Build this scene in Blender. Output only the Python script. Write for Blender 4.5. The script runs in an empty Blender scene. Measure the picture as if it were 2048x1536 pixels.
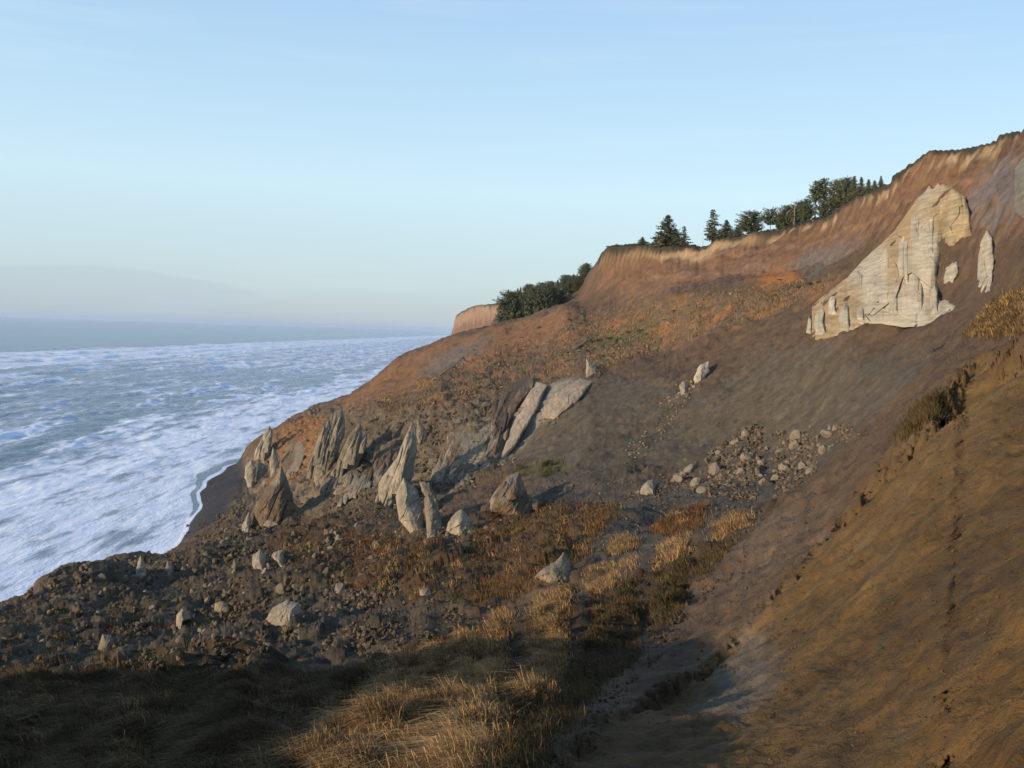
import bpy, math, random, time
import numpy as np
T0 = time.time()
S = bpy.context.scene
R = math.radians
rng = np.random.default_rng(7)
random.seed(7)

# ------------------------------------------------------------------ camera, sky, sun
CAM = np.array([0.0, 0.0, 60.0])          # eye 60 m above the sea, halfway up the cliff
F = 2100.0                                # focal length in pixels of the 2048 px wide photograph
PITCH = math.atan(103 / F); ROLL = R(1.91)
fw = np.array([0, math.cos(PITCH), -math.sin(PITCH)])
r0 = np.array([1.0, 0, 0]); u0 = np.array([0, math.sin(PITCH), math.cos(PITCH)])
rt = math.cos(ROLL) * r0 + math.sin(ROLL) * u0
up = -math.sin(ROLL) * r0 + math.cos(ROLL) * u0
import mathutils
cd = bpy.data.cameras.new('camera'); cam = bpy.data.objects.new('camera', cd)
S.collection.objects.link(cam); S.camera = cam
cam.matrix_world = mathutils.Matrix(((rt[0], up[0], -fw[0], 0), (rt[1], up[1], -fw[1], 0),
                                     (rt[2], up[2], -fw[2], 60), (0, 0, 0, 1)))
cd.sensor_width = 36; cd.lens = 36 * F / 2048
cd.clip_start = 0.2; cd.clip_end = 150000

HAZE = 0.000032
SUN_EL = 11.5; SUN_AZ = -122.0            # compass-like angle from +Y, negative to the left: behind the left shoulder
sd = np.array([math.sin(R(SUN_AZ)) * math.cos(R(SUN_EL)), math.cos(R(SUN_AZ)) * math.cos(R(SUN_EL)), math.sin(R(SUN_EL))])
ld = bpy.data.lights.new('sun', 'SUN'); ld.energy = 3.8; ld.angle = R(0.5); ld.color = (1.0, 0.80, 0.58)
lo = bpy.data.objects.new('sun', ld); S.collection.objects.link(lo)
lo.rotation_euler = mathutils.Vector(sd).to_track_quat('Z', 'Y').to_euler()
lo.location = (-60, -40, 120)

W = bpy.data.worlds.new('World'); S.world = W; W.use_nodes = True
nt = W.node_tree; nt.nodes.clear()
def N(t, typ, **kw):
    n = t.nodes.new(typ)
    for k, v in kw.items():
        if k.startswith('i_'):
            key = k[2:]
            n.inputs[int(key) if key.isdigit() else key.replace('_', ' ')].default_value = v
        else: setattr(n, k, v)
    return n
sky = N(nt, 'ShaderNodeTexSky', sky_type='NISHITA', sun_disc=False)
sky.sun_elevation = R(SUN_EL); sky.sun_rotation = R(SUN_AZ)
sky.altitude = 60; sky.air_density = 1.0; sky.dust_density = 0.6; sky.ozone_density = 1.6
geo = N(nt, 'ShaderNodeTexCoord')
sep = N(nt, 'ShaderNodeSeparateXYZ'); nt.links.new(geo.outputs['Generated'], sep.inputs[0])
def mth(t, op, a, b=None, c=None, clamp=False):
    n = t.nodes.new('ShaderNodeMath'); n.operation = op; n.use_clamp = clamp
    for i, v in enumerate((a, b, c)):
        if v is None: continue
        if hasattr(v, 'is_output') or hasattr(v, 'links'): t.links.new(v, n.inputs[i])
        else: n.inputs[i].default_value = v
    return n.outputs[0]
az_ = mth(nt, 'DIVIDE', sep.outputs[0], sep.outputs[1])      # tan azimuth for the half of the sky ahead
# low cloud bank over the sea: a wavy-topped band near the horizon
mp = N(nt, 'ShaderNodeMapping'); mp.inputs['Scale'].default_value = (7, 7, 60)
nt.links.new(geo.outputs['Generated'], mp.inputs[0])
nz = N(nt, 'ShaderNodeTexNoise', i_Scale=1.0, i_Detail=5.0, i_Roughness=0.5); nt.links.new(mp.outputs[0], nz.inputs[0])
top_ = mth(nt, 'ADD', mth(nt, 'MULTIPLY', mth(nt, 'SUBTRACT', nz.outputs[0], 0.5), 0.030),
           mth(nt, 'SUBTRACT', 0.047, mth(nt, 'MULTIPLY', mth(nt, 'POWER', mth(nt, 'ADD', az_, 0.40), 2.0), 0.6)))
bank = N(nt, 'ShaderNodeMapRange', interpolation_type='SMOOTHSTEP'); bank.inputs[1].default_value = -0.002; bank.inputs[2].default_value = 0.004
nt.links.new(mth(nt, 'SUBTRACT', top_, sep.outputs[2]), bank.inputs[0])
wide = N(nt, 'ShaderNodeMapRange', interpolation_type='SMOOTHSTEP'); wide.inputs[1].default_value = 0.10; wide.inputs[2].default_value = 0.0
wide.inputs[3].default_value = 0.0; wide.inputs[4].default_value = 0.55
nt.links.new(sep.outputs[2], wide.inputs[0])
# thin cirrus streaks
mp2 = N(nt, 'ShaderNodeMapping'); mp2.inputs['Rotation'].default_value = (0, R(11), 0); mp2.inputs['Scale'].default_value = (1.3, 1.0, 17)
nt.links.new(geo.outputs['Generated'], mp2.inputs[0])
nz2 = N(nt, 'ShaderNodeTexNoise', i_Scale=2.2, i_Detail=6.0, i_Roughness=0.55); nt.links.new(mp2.outputs[0], nz2.inputs[0])
cir = N(nt, 'ShaderNodeMapRange', interpolation_type='SMOOTHSTEP'); cir.inputs[1].default_value = 0.50; cir.inputs[2].default_value = 0.80
cir.inputs[4].default_value = 0.30
nt.links.new(nz2.outputs[0], cir.inputs[0])
def mixc(t, fac, a, b, blend='MIX'):
    n = t.nodes.new('ShaderNodeMix'); n.data_type = 'RGBA'; n.blend_type = blend
    for key, v in ((0, fac), (6, a), (7, b)):
        if hasattr(v, 'links'): t.links.new(v, n.inputs[key])
        else: n.inputs[key].default_value = v
    return n.outputs[2]
SKYK = 0.15
ramp = N(nt, 'ShaderNodeValToRGB'); rel = ramp.color_ramp.elements
SK = [(0.0, (1.95, 2.40, 2.8)), (0.05, (2.35, 3.05, 3.45)), (0.13, (2.85, 3.78, 4.35)), (0.22, (2.35, 3.4, 4.3)), (0.34, (1.75, 2.75, 4.05)), (1.0, (.8, 1.5, 3.0))]
rel[0].position = 0; rel[1].position = 1
for _q in SK[1:-1]: rel.new(_q[0])
for _e, _q in zip(sorted(rel, key=lambda e: e.position), SK): _e.position = _q[0]; _e.color = (*[v_ / 5 for v_ in _q[1]], 1)
nt.links.new(mth(nt, 'MAXIMUM', sep.outputs[2], 0.0), ramp.inputs[0])
rs_ = N(nt, 'ShaderNodeVectorMath', operation='SCALE'); rs_.inputs[3].default_value = 5.0; nt.links.new(ramp.outputs[0], rs_.inputs[0])
tint = mixc(nt, 0.8, sky.outputs[0], rs_.outputs[0])
c1 = mixc(nt, cir.outputs[0], tint, (3.3, 4.0, 4.5, 1))
bf = N(nt, 'ShaderNodeMapRange', interpolation_type='SMOOTHSTEP'); bf.inputs[1].default_value = -.16; bf.inputs[2].default_value = -.30; nt.links.new(az_, bf.inputs[0])
c2 = mixc(nt, mth(nt, 'MULTIPLY', mth(nt, 'MULTIPLY', bank.outputs[0], bf.outputs[0]), 0.22), c1, (1.85, 2.3, 2.85, 1))
bg = N(nt, 'ShaderNodeBackground'); bg.inputs[1].default_value = SKYK
nt.links.new(c2, bg.inputs[0])
wo = N(nt, 'ShaderNodeOutputWorld'); nt.links.new(bg.outputs[0], wo.inputs[0])

S.view_settings.view_transform = 'Standard'; S.view_settings.look = 'None'
S.view_settings.exposure = 0.6; S.view_settings.gamma = 1.0; S.view_settings.use_curve_mapping = False
S.cycles.use_denoising = True
S.cycles.max_bounces = 5; S.cycles.diffuse_bounces = 3; S.cycles.glossy_bounces = 2
S.cycles.volume_bounces = 1; S.cycles.transparent_max_bounces = 6
S.cycles.use_adaptive_sampling = True; S.cycles.adaptive_threshold = 0.015

# ------------------------------------------------------------------ number helpers
def ray(px, py):
    px = np.asarray(px, float); py = np.asarray(py, float)
    v = fw + ((px - 1024) / F)[..., None] * rt - ((py - 768) / F)[..., None] * up
    return v
def at(px, py, d):
    v = ray(px, py); return CAM + v * (np.asarray(d) / v[..., 1])[..., None]
_p = np.random.default_rng(3).permutation(256); _p = np.concatenate([_p, _p, _p]).astype(np.int32)
_g2 = np.stack([np.cos(np.arange(256) * 2.399963), np.sin(np.arange(256) * 2.399963)], 1).astype(np.float32)
_g3 = np.random.default_rng(4).normal(size=(256, 3)).astype(np.float32); _g3 /= np.linalg.norm(_g3, axis=1)[:, None]
def n2(x, y):
    x = np.asarray(x, np.float32); y = np.asarray(y, np.float32)
    xi = np.floor(x); yi = np.floor(y); fx = x - xi; fy = y - yi
    X = xi.astype(np.int32) & 255; Y = yi.astype(np.int32) & 255
    u = fx * fx * fx * (fx * (fx * 6 - 15) + 10); v = fy * fy * fy * (fy * (fy * 6 - 15) + 10)
    def g(a, b, dx, dy):
        h = _g2[_p[_p[X + a] + Y + b]]; return h[..., 0] * dx + h[..., 1] * dy
    a = g(0, 0, fx, fy); b = g(1, 0, fx - 1, fy); c = g(0, 1, fx, fy - 1); d = g(1, 1, fx - 1, fy - 1)
    return ((a + u * (b - a)) * (1 - v) + (c + u * (d - c)) * v) * 1.5
def n3(x, y, z):
    x = np.asarray(x, np.float32); y = np.asarray(y, np.float32); z = np.asarray(z, np.float32)
    xi = np.floor(x); yi = np.floor(y); zi = np.floor(z); fx = x - xi; fy = y - yi; fz = z - zi
    X = xi.astype(np.int32) & 255; Y = yi.astype(np.int32) & 255; Z = zi.astype(np.int32) & 255
    f = lambda t: t * t * t * (t * (t * 6 - 15) + 10)
    u, v, w = f(fx), f(fy), f(fz); out = 0
    for a in (0, 1):
        for b in (0, 1):
            for c in (0, 1):
                h = _g3[_p[_p[_p[X + a] + Y + b] + Z + c]]
                d = h[..., 0] * (fx - a) + h[..., 1] * (fy - b) + h[..., 2] * (fz - c)
                out = out + d * (u if a else 1 - u) * (v if b else 1 - v) * (w if c else 1 - w)
    return out * 1.6
def fbm2(x, y, o=4, g=0.5):
    s = 0; a = 1
    for i in range(o):
        s = s + a * n2(x + 17.3 * i, y - 9.1 * i); x = x * 2.03; y = y * 2.03; a *= g
    return s
def fbm3(x, y, z, o=4, g=0.5):
    s = 0; a = 1
    for i in range(o):
        s = s + a * n3(x + 17.3 * i, y - 9.1 * i, z + 3.3 * i); x = x * 2.03; y = y * 2.03; z = z * 2.03; a *= g
    return s
_rc = np.random.default_rng(11).random((256, 6)).astype(np.float32)
def blocks(x, y, tilt=1.0):
    """broken blocks: every cell of a jittered lattice is its own tilted plate"""
    x = np.asarray(x, np.float32); y = np.asarray(y, np.float32)
    xi = np.floor(x).astype(np.int32); yi = np.floor(y).astype(np.int32)
    best = np.full(x.shape, 9.0, np.float32); h = np.zeros(x.shape, np.float32)
    for a in (-1, 0, 1):
        for b in (-1, 0, 1):
            r = _rc[_p[_p[(xi + a) & 255] + ((yi + b) & 255)]]
            dx = x - (xi + a + r[..., 0]); dy = y - (yi + b + r[..., 1])
            d = dx * dx + dy * dy
            hh = (r[..., 2] - 0.5) + tilt * ((r[..., 3] - 0.5) * dx + (r[..., 4] - 0.5) * dy) * 1.6 - 0.35 * d
            m = d < best
            best = np.where(m, d, best); h = np.where(m, hh, h)
    return h
def blocks3(x, y, z):
    x = np.asarray(x, np.float32); y = np.asarray(y, np.float32); z = np.asarray(z, np.float32)
    xi = np.floor(x).astype(np.int32); yi = np.floor(y).astype(np.int32); zi = np.floor(z).astype(np.int32)
    best = np.full(x.shape, 9.0, np.float32); h = np.zeros(x.shape, np.float32)
    for a in (-1, 0, 1):
        for b in (-1, 0, 1):
            for c in (-1, 0, 1):
                r = _rc[_p[_p[_p[(xi + a) & 255] + ((yi + b) & 255)] + ((zi + c) & 255)]]
                dx = x - (xi + a + r[..., 0]); dy = y - (yi + b + r[..., 1]); dz = z - (zi + c + r[..., 2])
                d = dx * dx + dy * dy + dz * dz; m = d < best
                hh = (r[..., 3] - .5) + 1.5 * ((r[..., 4] - .5) * dx + (r[..., 5] - .5) * dy + (r[..., 3] - .5) * dz)
                best = np.where(m, d, best); h = np.where(m, hh, h)
    return h
def sstep(a, b, x):
    t = np.clip((x - a) / (b - a), 0, 1); return t * t * (3 - 2 * t)
def pchip(x, y, xq):
    x = np.asarray(x, float); y = np.asarray(y, float)
    h = np.diff(x); dl = np.diff(y) / h; m = np.zeros(len(x))
    for i in range(1, len(x) - 1):
        if dl[i - 1] * dl[i] > 0:
            w1 = 2 * h[i] + h[i - 1]; w2 = h[i] + 2 * h[i - 1]
            m[i] = (w1 + w2) / (w1 / dl[i - 1] + w2 / dl[i])
    m[0] = dl[0]; m[-1] = dl[-1]
    xq = np.clip(xq, x[0], x[-1]); k = np.clip(np.searchsorted(x, xq) - 1, 0, len(h) - 1)
    t = (xq - x[k]) / h[k]
    return ((2 * t**3 - 3 * t**2 + 1) * y[k] + (t**3 - 2 * t**2 + t) * h[k] * m[k]
            + (-2 * t**3 + 3 * t**2) * y[k + 1] + (t**3 - t**2) * h[k] * m[k + 1])

# ------------------------------------------------------------------ object helpers
COL = S.collection
def link(o, parent=None):
    COL.objects.link(o)
    if parent is not None: o.parent = parent
    return o
def mesh(name, v, f, m=None, parent=None, smooth=False, col=None, loc=None, f2=None):
    v = np.asarray(v, np.float32).reshape(-1, 3)
    me = bpy.data.meshes.new(name)
    fs = [np.asarray(q, np.int32) for q in (f, f2) if q is not None and len(q)]
    me.vertices.add(len(v)); me.vertices.foreach_set('co', v.ravel())
    tot = sum(q.size for q in fs); npoly = sum(len(q) for q in fs)
    me.loops.add(tot); me.loops.foreach_set('vertex_index', np.concatenate([q.ravel() for q in fs]))
    me.polygons.add(npoly)
    ls = np.concatenate([np.full(len(q), q.shape[1], np.int32) for q in fs])
    st = np.concatenate([[0], np.cumsum(ls)[:-1]]).astype(np.int32)
    me.polygons.foreach_set('loop_start', st)
    me.polygons.foreach_set('use_smooth', np.full(npoly, smooth, bool))
    me.update(calc_edges=True)
    if col is not None:
        for nm, c in col.items():
            c = np.asarray(c, np.float32)
            if c.ndim == 1:
                a = me.attributes.new(nm, 'FLOAT', 'POINT'); a.data.foreach_set('value', c)
            else:
                a = me.attributes.new(nm, 'FLOAT_COLOR', 'POINT')
                a.data.foreach_set('color', np.concatenate([c, np.ones((len(c), 1), np.float32)], 1).ravel())
    if m is not None: me.materials.append(m)
    o = bpy.data.objects.new(name, me)
    if loc is not None: o.location = loc
    return link(o, parent)
def tag(o, label=None, cat=None, group=None, kind=None):
    if label: o['label'] = label
    if cat: o['category'] = cat
    if group: o['group'] = group
    if kind: o['kind'] = kind
    return o
def empty(name, loc):
    o = bpy.data.objects.new(name, None); o.location = loc; o.empty_display_size = 0.5
    return link(o)
def grid_faces(nr, nc, wrap=False):
    i = np.arange(nr - 1)[:, None]; j = np.arange(nc if wrap else nc - 1)[None, :]
    j2 = (j + 1) % nc
    return np.stack([i * nc + j, i * nc + j2, (i + 1) * nc + j2, (i + 1) * nc + j], -1).reshape(-1, 4)

# ------------------------------------------------------------------ materials
def mat_new(name):
    m = bpy.data.materials.new(name); m.use_nodes = True; t = m.node_tree; t.nodes.clear()
    p = N(t, 'ShaderNodeBsdfPrincipled'); o = N(t, 'ShaderNodeOutputMaterial'); t.links.new(p.outputs[0], o.inputs[0])
    p.inputs['Roughness'].default_value = 0.92
    p.inputs['Specular IOR Level'].default_value = 0.15
    return m, t, p
def soil_mat(name, attr=None, base=(.2, .15, .1), vary=0.35, s1=1.5, s2=9.0, bump=0.5, bdist=0.12, strat=None, warm=(1.15, .95, .75)):
    m, t, p = mat_new(name)
    g = N(t, 'ShaderNodeNewGeometry')
    if attr:
        a = N(t, 'ShaderNodeAttribute', attribute_name=attr); c = a.outputs['Color']
    else:
        a = N(t, 'ShaderNodeRGB'); a.outputs[0].default_value = (*base, 1); c = a.outputs[0]
    nA = N(t, 'ShaderNodeTexNoise', i_Scale=s1, i_Detail=6.0, i_Roughness=0.62)
    nB = N(t, 'ShaderNodeTexNoise', i_Scale=s2, i_Detail=5.0, i_Roughness=0.7)
    t.links.new(g.outputs['Position'], nA.inputs[0]); t.links.new(g.outputs['Position'], nB.inputs[0])
    fA = N(t, 'ShaderNodeMapRange'); fA.inputs[1].default_value = .3; fA.inputs[2].default_value = .7
    fA.inputs[3].default_value = 1 - vary; fA.inputs[4].default_value = 1 + vary
    t.links.new(mth(t, 'ADD', mth(t, 'MULTIPLY', nA.outputs[0], 0.6), mth(t, 'MULTIPLY', nB.outputs[0], 0.4)), fA.inputs[0])
    v = N(t, 'ShaderNodeVectorMath', operation='SCALE'); t.links.new(c, v.inputs[0]); t.links.new(fA.outputs[0], v.inputs[3])
    col = mixc(t, mth(t, 'MULTIPLY', nA.outputs[0], 0.6), v.outputs[0], (*warm, 1), 'MULTIPLY')
    h = mth(t, 'ADD', nA.outputs[0], mth(t, 'MULTIPLY', nB.outputs[0], 0.35))
    if strat:
        ms = N(t, 'ShaderNodeMapping'); ms.inputs['Rotation'].default_value = strat[0]; ms.inputs['Scale'].default_value = strat[1]
        t.links.new(g.outputs['Position'], ms.inputs[0])
        nS = N(t, 'ShaderNodeTexNoise', i_Scale=1.0, i_Detail=5.0, i_Roughness=0.6); t.links.new(ms.outputs[0], nS.inputs[0])
        h = mth(t, 'ADD', h, mth(t, 'MULTIPLY', nS.outputs[0], strat[2]))
        fS = N(t, 'ShaderNodeMapRange'); fS.inputs[1].default_value = .35; fS.inputs[2].default_value = .65
        fS.inputs[3].default_value = 0.72; fS.inputs[4].default_value = 1.12; t.links.new(nS.outputs[0], fS.inputs[0])
        v2 = N(t, 'ShaderNodeVectorMath', operation='SCALE'); t.links.new(col, v2.inputs[0]); t.links.new(fS.outputs[0], v2.inputs[3]); col = v2.outputs[0]
    t.links.new(col, p.inputs['Base Color'])
    b = N(t, 'ShaderNodeBump'); b.inputs['Strength'].default_value = bump; b.inputs['Distance'].default_value = bdist
    t.links.new(h, b.inputs['Height']); t.links.new(b.outputs[0], p.inputs['Normal'])
    return m
M_ground = soil_mat('soil', attr='soil', vary=0.30, s1=0.9, s2=7.0, bump=0.8, bdist=0.35)
M_rock = soil_mat('grey_mudstone', attr='tone', vary=0.25, s1=0.8, s2=5.0, bump=0.7, bdist=0.35, strat=((0, R(28), 0), (1.1, .25, .12), 1.0))
M_boulder = soil_mat('boulder_mudstone', attr='tone', vary=0.25, s1=1.2, s2=6.0, bump=0.5, bdist=0.2)
M_sand = soil_mat('sandstone', attr='tone', vary=0.20, s1=0.35, s2=3.0, bump=0.7, bdist=0.4, strat=((0, R(6), 0), (.10, .10, 1.6), 0.8), warm=(1.08, .98, .85))
def leaf_mat(name, vary=0.3, trans=0.15):
    m, t, p = mat_new(name)
    a = N(t, 'ShaderNodeAttribute', attribute_name='tone'); g = N(t, 'ShaderNodeNewGeometry')
    nA = N(t, 'ShaderNodeTexNoise', i_Scale=1.4, i_Detail=3.0); t.links.new(g.outputs['Position'], nA.inputs[0])
    fA = N(t, 'ShaderNodeMapRange'); fA.inputs[1].default_value = .3; fA.inputs[2].default_value = .7
    fA.inputs[3].default_value = 1 - vary; fA.inputs[4].default_value = 1 + vary; t.links.new(nA.outputs[0], fA.inputs[0])
    v = N(t, 'ShaderNodeVectorMath', operation='SCALE'); t.links.new(a.outputs['Color'], v.inputs[0]); t.links.new(fA.outputs[0], v.inputs[3])
    t.links.new(v.outputs[0], p.inputs['Base Color'])
    return m
M_leaf = leaf_mat('foliage'); M_grass = leaf_mat('dry_grass', 0.25)
M_bark = soil_mat('bark', base=(.10, .075, .055), s1=3, s2=14, bump=.4, bdist=.05)
M_wood = soil_mat('weathered_wood', base=(.26, .20, .15), s1=3, s2=14, bump=.3, bdist=.02)
M_metal, _t, _pp = mat_new('grey_metal'); _pp.inputs['Base Color'].default_value = (.35, .33, .3, 1); _pp.inputs['Metallic'].default_value = .6

# ------------------------------------------------------------------ the hillside: ridge and hollow lines lofted into one surface
def col(px, spec):
    """a section of the hill below one compass bearing: (picture row, distance) or ('z', distance, height)"""
    out = []
    for e in spec:
        if e[0] == 'z': d, z = e[1], e[2]; p = at(px, 700, d); out.append((p[0], d, z))
        else: p = at(px, e[0], e[1]); out.append(tuple(p))
    return out
z = 'z'
FT = (z, 1.5, 58.3)
def seafall(d, n):
    return [(z, d * (1 + .25 * i), -3 - 2.5 * i) for i in range(n)]
SEC = [
 col(-560, [FT, (z,20,52.5),(z,32,48.5),(z,40,46),(z,50,43),(z,72,32),(z,86,28),(z,100,24),(z,115,20),(z,130,15),(z,145,9),(z,160,3)] + seafall(178, 9)),
 col(0, [FT, (1536,22),(1430,32),(1385,40),(1345,48),(z,75,30),(1335,95),(1300,112),(1250,132),(1205,158),(z,172,9),(z,187,3)] + seafall(200, 9)),
 col(200, [FT, (1536,20),(1430,30),(1390,38),(1350,46),(z,72,31),(1345,90),(1270,118),(1185,155),(1112,195),(z,215,8),(z,230,2)] + seafall(245, 9)),
 col(330, [FT, (1536,19),(1430,29),(1390,37),(1350,46),(z,70,31),(1342,88),(1260,118),(1185,160),(1125,208),(z,238,6),(z,255,1)] + seafall(270, 9)),
 col(400, [FT, (1536,18.5),(1430,28),(1393,37),(1352,45),(z,68,31),(1342,84),(1250,120),(1170,160),(1110,205),(1070,258),(1052,292),(1000,350),(945,424)] + seafall(450, 7)),
 col(470, [FT, (1536,18),(1430,28),(1395,36),(1352,45),(z,67,31),(1342,82),(1245,118),(1165,158),(1100,205),(1052,255),(1015,310),(960,375),(928,438)] + seafall(470, 7)),
 col(500, [FT, (1536,18),(1430,28),(1395,36),(1352,45),(z,66,31),(1342,82),(1240,116),(1160,158),(1095,207),(1045,258),(1000,318),(950,380),(888,437)] + seafall(478, 7)),
 col(545, [FT, (1536,17.5),(1430,27),(1395,36),(1352,44),(z,66,31),(1342,81),(1235,114),(1155,155),(1090,200),(1032,255),(985,310),(930,365),(856,440)] + seafall(495, 7)),
 col(600, [FT, (1536,17),(1430,27),(1395,36),(1352,44),(z,65,31),(1342,80),(1228,112),(1140,155),(1075,200),(1020,252),(960,310),(890,370),(824,455)] + seafall(530, 7)),
 col(680, [FT, (1536,16.5),(1430,26),(1392,35),(1348,44),(z,65,32),(1335,80),(1225,110),(1130,150),(1060,195),(1000,245),(930,288),(855,345),(794,500)] + seafall(590, 7)),
 col(740, [FT, (1536,16),(1420,26),(1375,37),(1325,47),(z,68,32),(1310,82),(1205,110),(1105,158),(1035,205),(970,250),(905,287),(820,350),(760,550)] + seafall(650, 7)),
 col(800, [FT, (1536,16),(1410,26),(1360,39),(1300,50),(z,70,33),(1285,85),(1190,108),(1082,162),(1018,212),(950,255),(885,285),(815,330),(765,450),(712,600),(z,650,32),(z,740,8)] + seafall(830, 5)),
 col(905, [FT, (1536,15.5),(1400,26),(1325,41),(1255,54),(z,68,36.5),(1245,84),(1150,112),(1060,160),(1000,205),(935,245),(865,275),(800,310),(735,430),(672,620),(z,680,47),(z,760,30),(z,840,8)] + seafall(900, 4)),
 col(1000, [FT, (1536,15),(1390,26),(1300,43),(1232,58),(z,72,37.5),(1220,86),(1130,120),(1045,165),(978,208),(915,245),(845,278),(785,312),(732,395),(646,600),(z,670,60),(z,720,66),(z,760,71),(z,800,75),(z,860,78),(z,1000,50),(z,1150,-8)]),
 col(1080, [FT, (1536,15),(1390,26),(1270,47),(1205,62),(z,74,38.5),(1180,88),(1090,125),(1010,175),(952,208),(890,240),(825,268),(768,298),(715,395),(625,570),(z,640,68),(z,700,78),(z,750,83),(z,800,86),(z,860,90),(z,1100,92),(z,1500,40)]),
 col(1150, [FT, (1536,15),(1390,26),(1255,50),(1185,66),(z,76,39.5),(1160,90),(1075,125),(995,175),(935,205),(870,235),(805,262),(755,288),(700,380),(606,530),(z,560,77),(z,640,84),(z,700,91),(z,780,96),(z,860,100),(z,1100,103),(z,1600,103)]),
 col(1180, [FT, (1536,15),(1390,26),(1248,51),(1172,67),(z,78,40),(1150,92),(1068,125),(985,178),(925,205),(860,232),(795,260),(750,288),(695,375),(610,500),(598,520),(575,540),(566,550),(561,556),(z,640,101),(z,900,103),(z,1600,103)]),
 col(1206, [FT, (1536,15),(1390,26),(1240,52),(1165,68),(z,78,40.5),(1145,93),(1062,125),(975,182),(915,207),(850,235),(785,262),(745,288),(690,370),(600,490),(578,510),(550,528),(527,536),(502,541),(z,600,105),(z,900,105),(z,1600,105)]),
 col(1300, [FT, (1536,14.5),(1380,26),(1215,53),(1115,78),(z,90,41),(1095,103),(1025,135),(965,178),(915,200),(850,226),(780,250),(738,276),(680,340),(592,420),(572,450),(548,482),(522,506),(497,512),(z,570,104),(z,900,105),(z,1600,105)]),
 col(1400, [FT, (1536,14.5),(1370,26),(1190,54),(1062,88),(z,98,41),(1045,112),(1000,140),(955,172),(900,195),(845,216),(780,240),(730,264),(660,305),(585,355),(563,390),(535,425),(508,462),(490,472),(z,520,103),(z,900,105),(z,1600,105)]),
 col(1500, [FT, (1536,14),(1340,26),(1110,55),(1028,95),(z,104,42),(1018,118),(978,142),(930,168),(880,188),(825,206),(760,227),(700,252),(630,290),(570,330),(545,365),(505,405),(480,426),(462,432),(z,480,106),(z,900,106),(z,1600,105)]),
 col(1600, [FT, (1536,13.5),(1260,27),(1040,55),(985,100),(z,112,43.4),(968,128),(932,147),(895,163),(862,178),(800,195),(730,212),(670,235),(610,268),(560,300),(530,335),(485,375),(458,395),(443,402),(z,450,107),(z,900,106),(z,1600,105)]),
 col(1700, [FT, (1536,12.5),(1185,26),(960,57),(885,105),(z,116,49),(862,126),(845,140),(815,153),(778,166),(740,178),(700,190),(650,205),(600,228),(545,258),(500,290),(450,320),(418,334),(400,340),(z,400,107),(z,900,106),(z,1600,105)]),
 col(1800, [FT, (1536,11),(1150,24),(855,60),(815,108),(800,118),(780,128),(758,139),(733,150),(705,162),(680,174),(650,187),(600,200),(540,215),(480,235),(430,253),(385,270),(362,277),(345,282),(z,340,107),(z,900,106),(z,1600,105)]),
 col(1930, [FT, (1536,9.5),(1050,22),(690,64),(675,118),(668,128),(660,138),(648,149),(632,159),(612,168),(588,176),(560,183),(520,190),(470,198),(420,208),(375,220),(335,234),(312,241),(294,245),(z,300,107),(z,900,106),(z,1600,105)]),
 col(2060, [FT, (1536,8),(1000,20),(664,50),(600,75),(580,88),(556,98),(535,108),(508,118),(482,128),(458,139),(430,150),(400,160),(370,168),(340,177),(310,187),(285,196),(268,201),(256,205),(z,260,106),(z,900,106),(z,1600,105)]),
 col(2600, [FT, (z,8,58.6),(z,19,60),(z,40,64),(z,55,68),(z,62,70),(z,68,72),(z,74,74),(z,80,76),(z,86,78),(z,92,80.5),(z,98,83),(z,105,86),(z,112,89),(z,120,92),(z,128,95),(z,138,99),(z,142,102),(z,146,105),(z,200,106),(z,900,106),(z,1600,105)]),
]
NL = 22
for s_ in SEC[:11]:                         # seaward sections have no bench: halve their last slope
    if len(s_) == 21: s_.insert(13, tuple((np.array(s_[12]) + np.array(s_[13])) / 2))
for s_ in SEC: assert len(s_) == NL, (len(s_), s_[1])
def sec_az(a, zs, rs=(1.5,8,16,24,32,42,52,62,75,90,105,120,135,150,170,200,240,300,400,700,1600)):
    q = np.linspace(0, 20, NL); rs = np.interp(q, np.arange(21), rs); zs = np.interp(q, np.arange(21), zs)
    return [(r * math.sin(R(a)), r * math.cos(R(a)), zz) for r, zz in zip(rs, zs)]
back = [
 sec_az(-180, [58.3,58.5,59,60,61,62,63,63,63,62,60,58,56,55,56,60,70,90,100,100,100]),
 sec_az(-140, [58.3,58.5,58.6,58.6,58.5,58,57,55,54,49,44,39,34,29,22,10,-2,-6,-8,-10,-12]),
 sec_az(-115, [58.3,58.2,58.4,58.6,58.8,58.4,56.6,55.5,50,44,38,32,27,21,13,1,-4,-6,-8,-10,-12]),
 sec_az(-95, [58.3,57.9,57.6,58,58.6,58.2,56.5,54,48,42,36,31,26,20,12,0,-4,-6,-8,-10,-12]),
 sec_az(-75, [58.3,57,56.8,57.8,59.2,59.3,56.8,49.5,43,37,31,26,21,15,8,-1,-4,-6,-8,-10,-12]),
 sec_az(-58, [58.3,56.5,54.2,52.3,50.6,48.8,46.3,42,36,30,25,20,15,10,3,-3,-5,-7,-8,-10,-12]),
]
back2 = [
 sec_az(75, [58.3,60.5,64,68,72,77,82,87,93,98,103,105,106,106,106,106,106,106,106,106,106]),
 sec_az(120, [58.3,60.5,63,67,71,76,81,86,92,98,103,105,106,106,106,106,106,106,106,106,106]),
 sec_az(180, [58.3,58.5,59,60,61,62,63,63,63,62,60,58,56,55,56,60,70,90,100,100,100]),
]
ALL = back + SEC + back2
A = np.array(ALL)                                     # sections x lines x 3
azn = np.arctan2(A[..., 0], A[..., 1]); azn[0] = -math.pi; azn[-1] = math.pi
lrn = np.log(np.hypot(A[..., 0], A[..., 1])); zn = A[..., 2]
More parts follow.
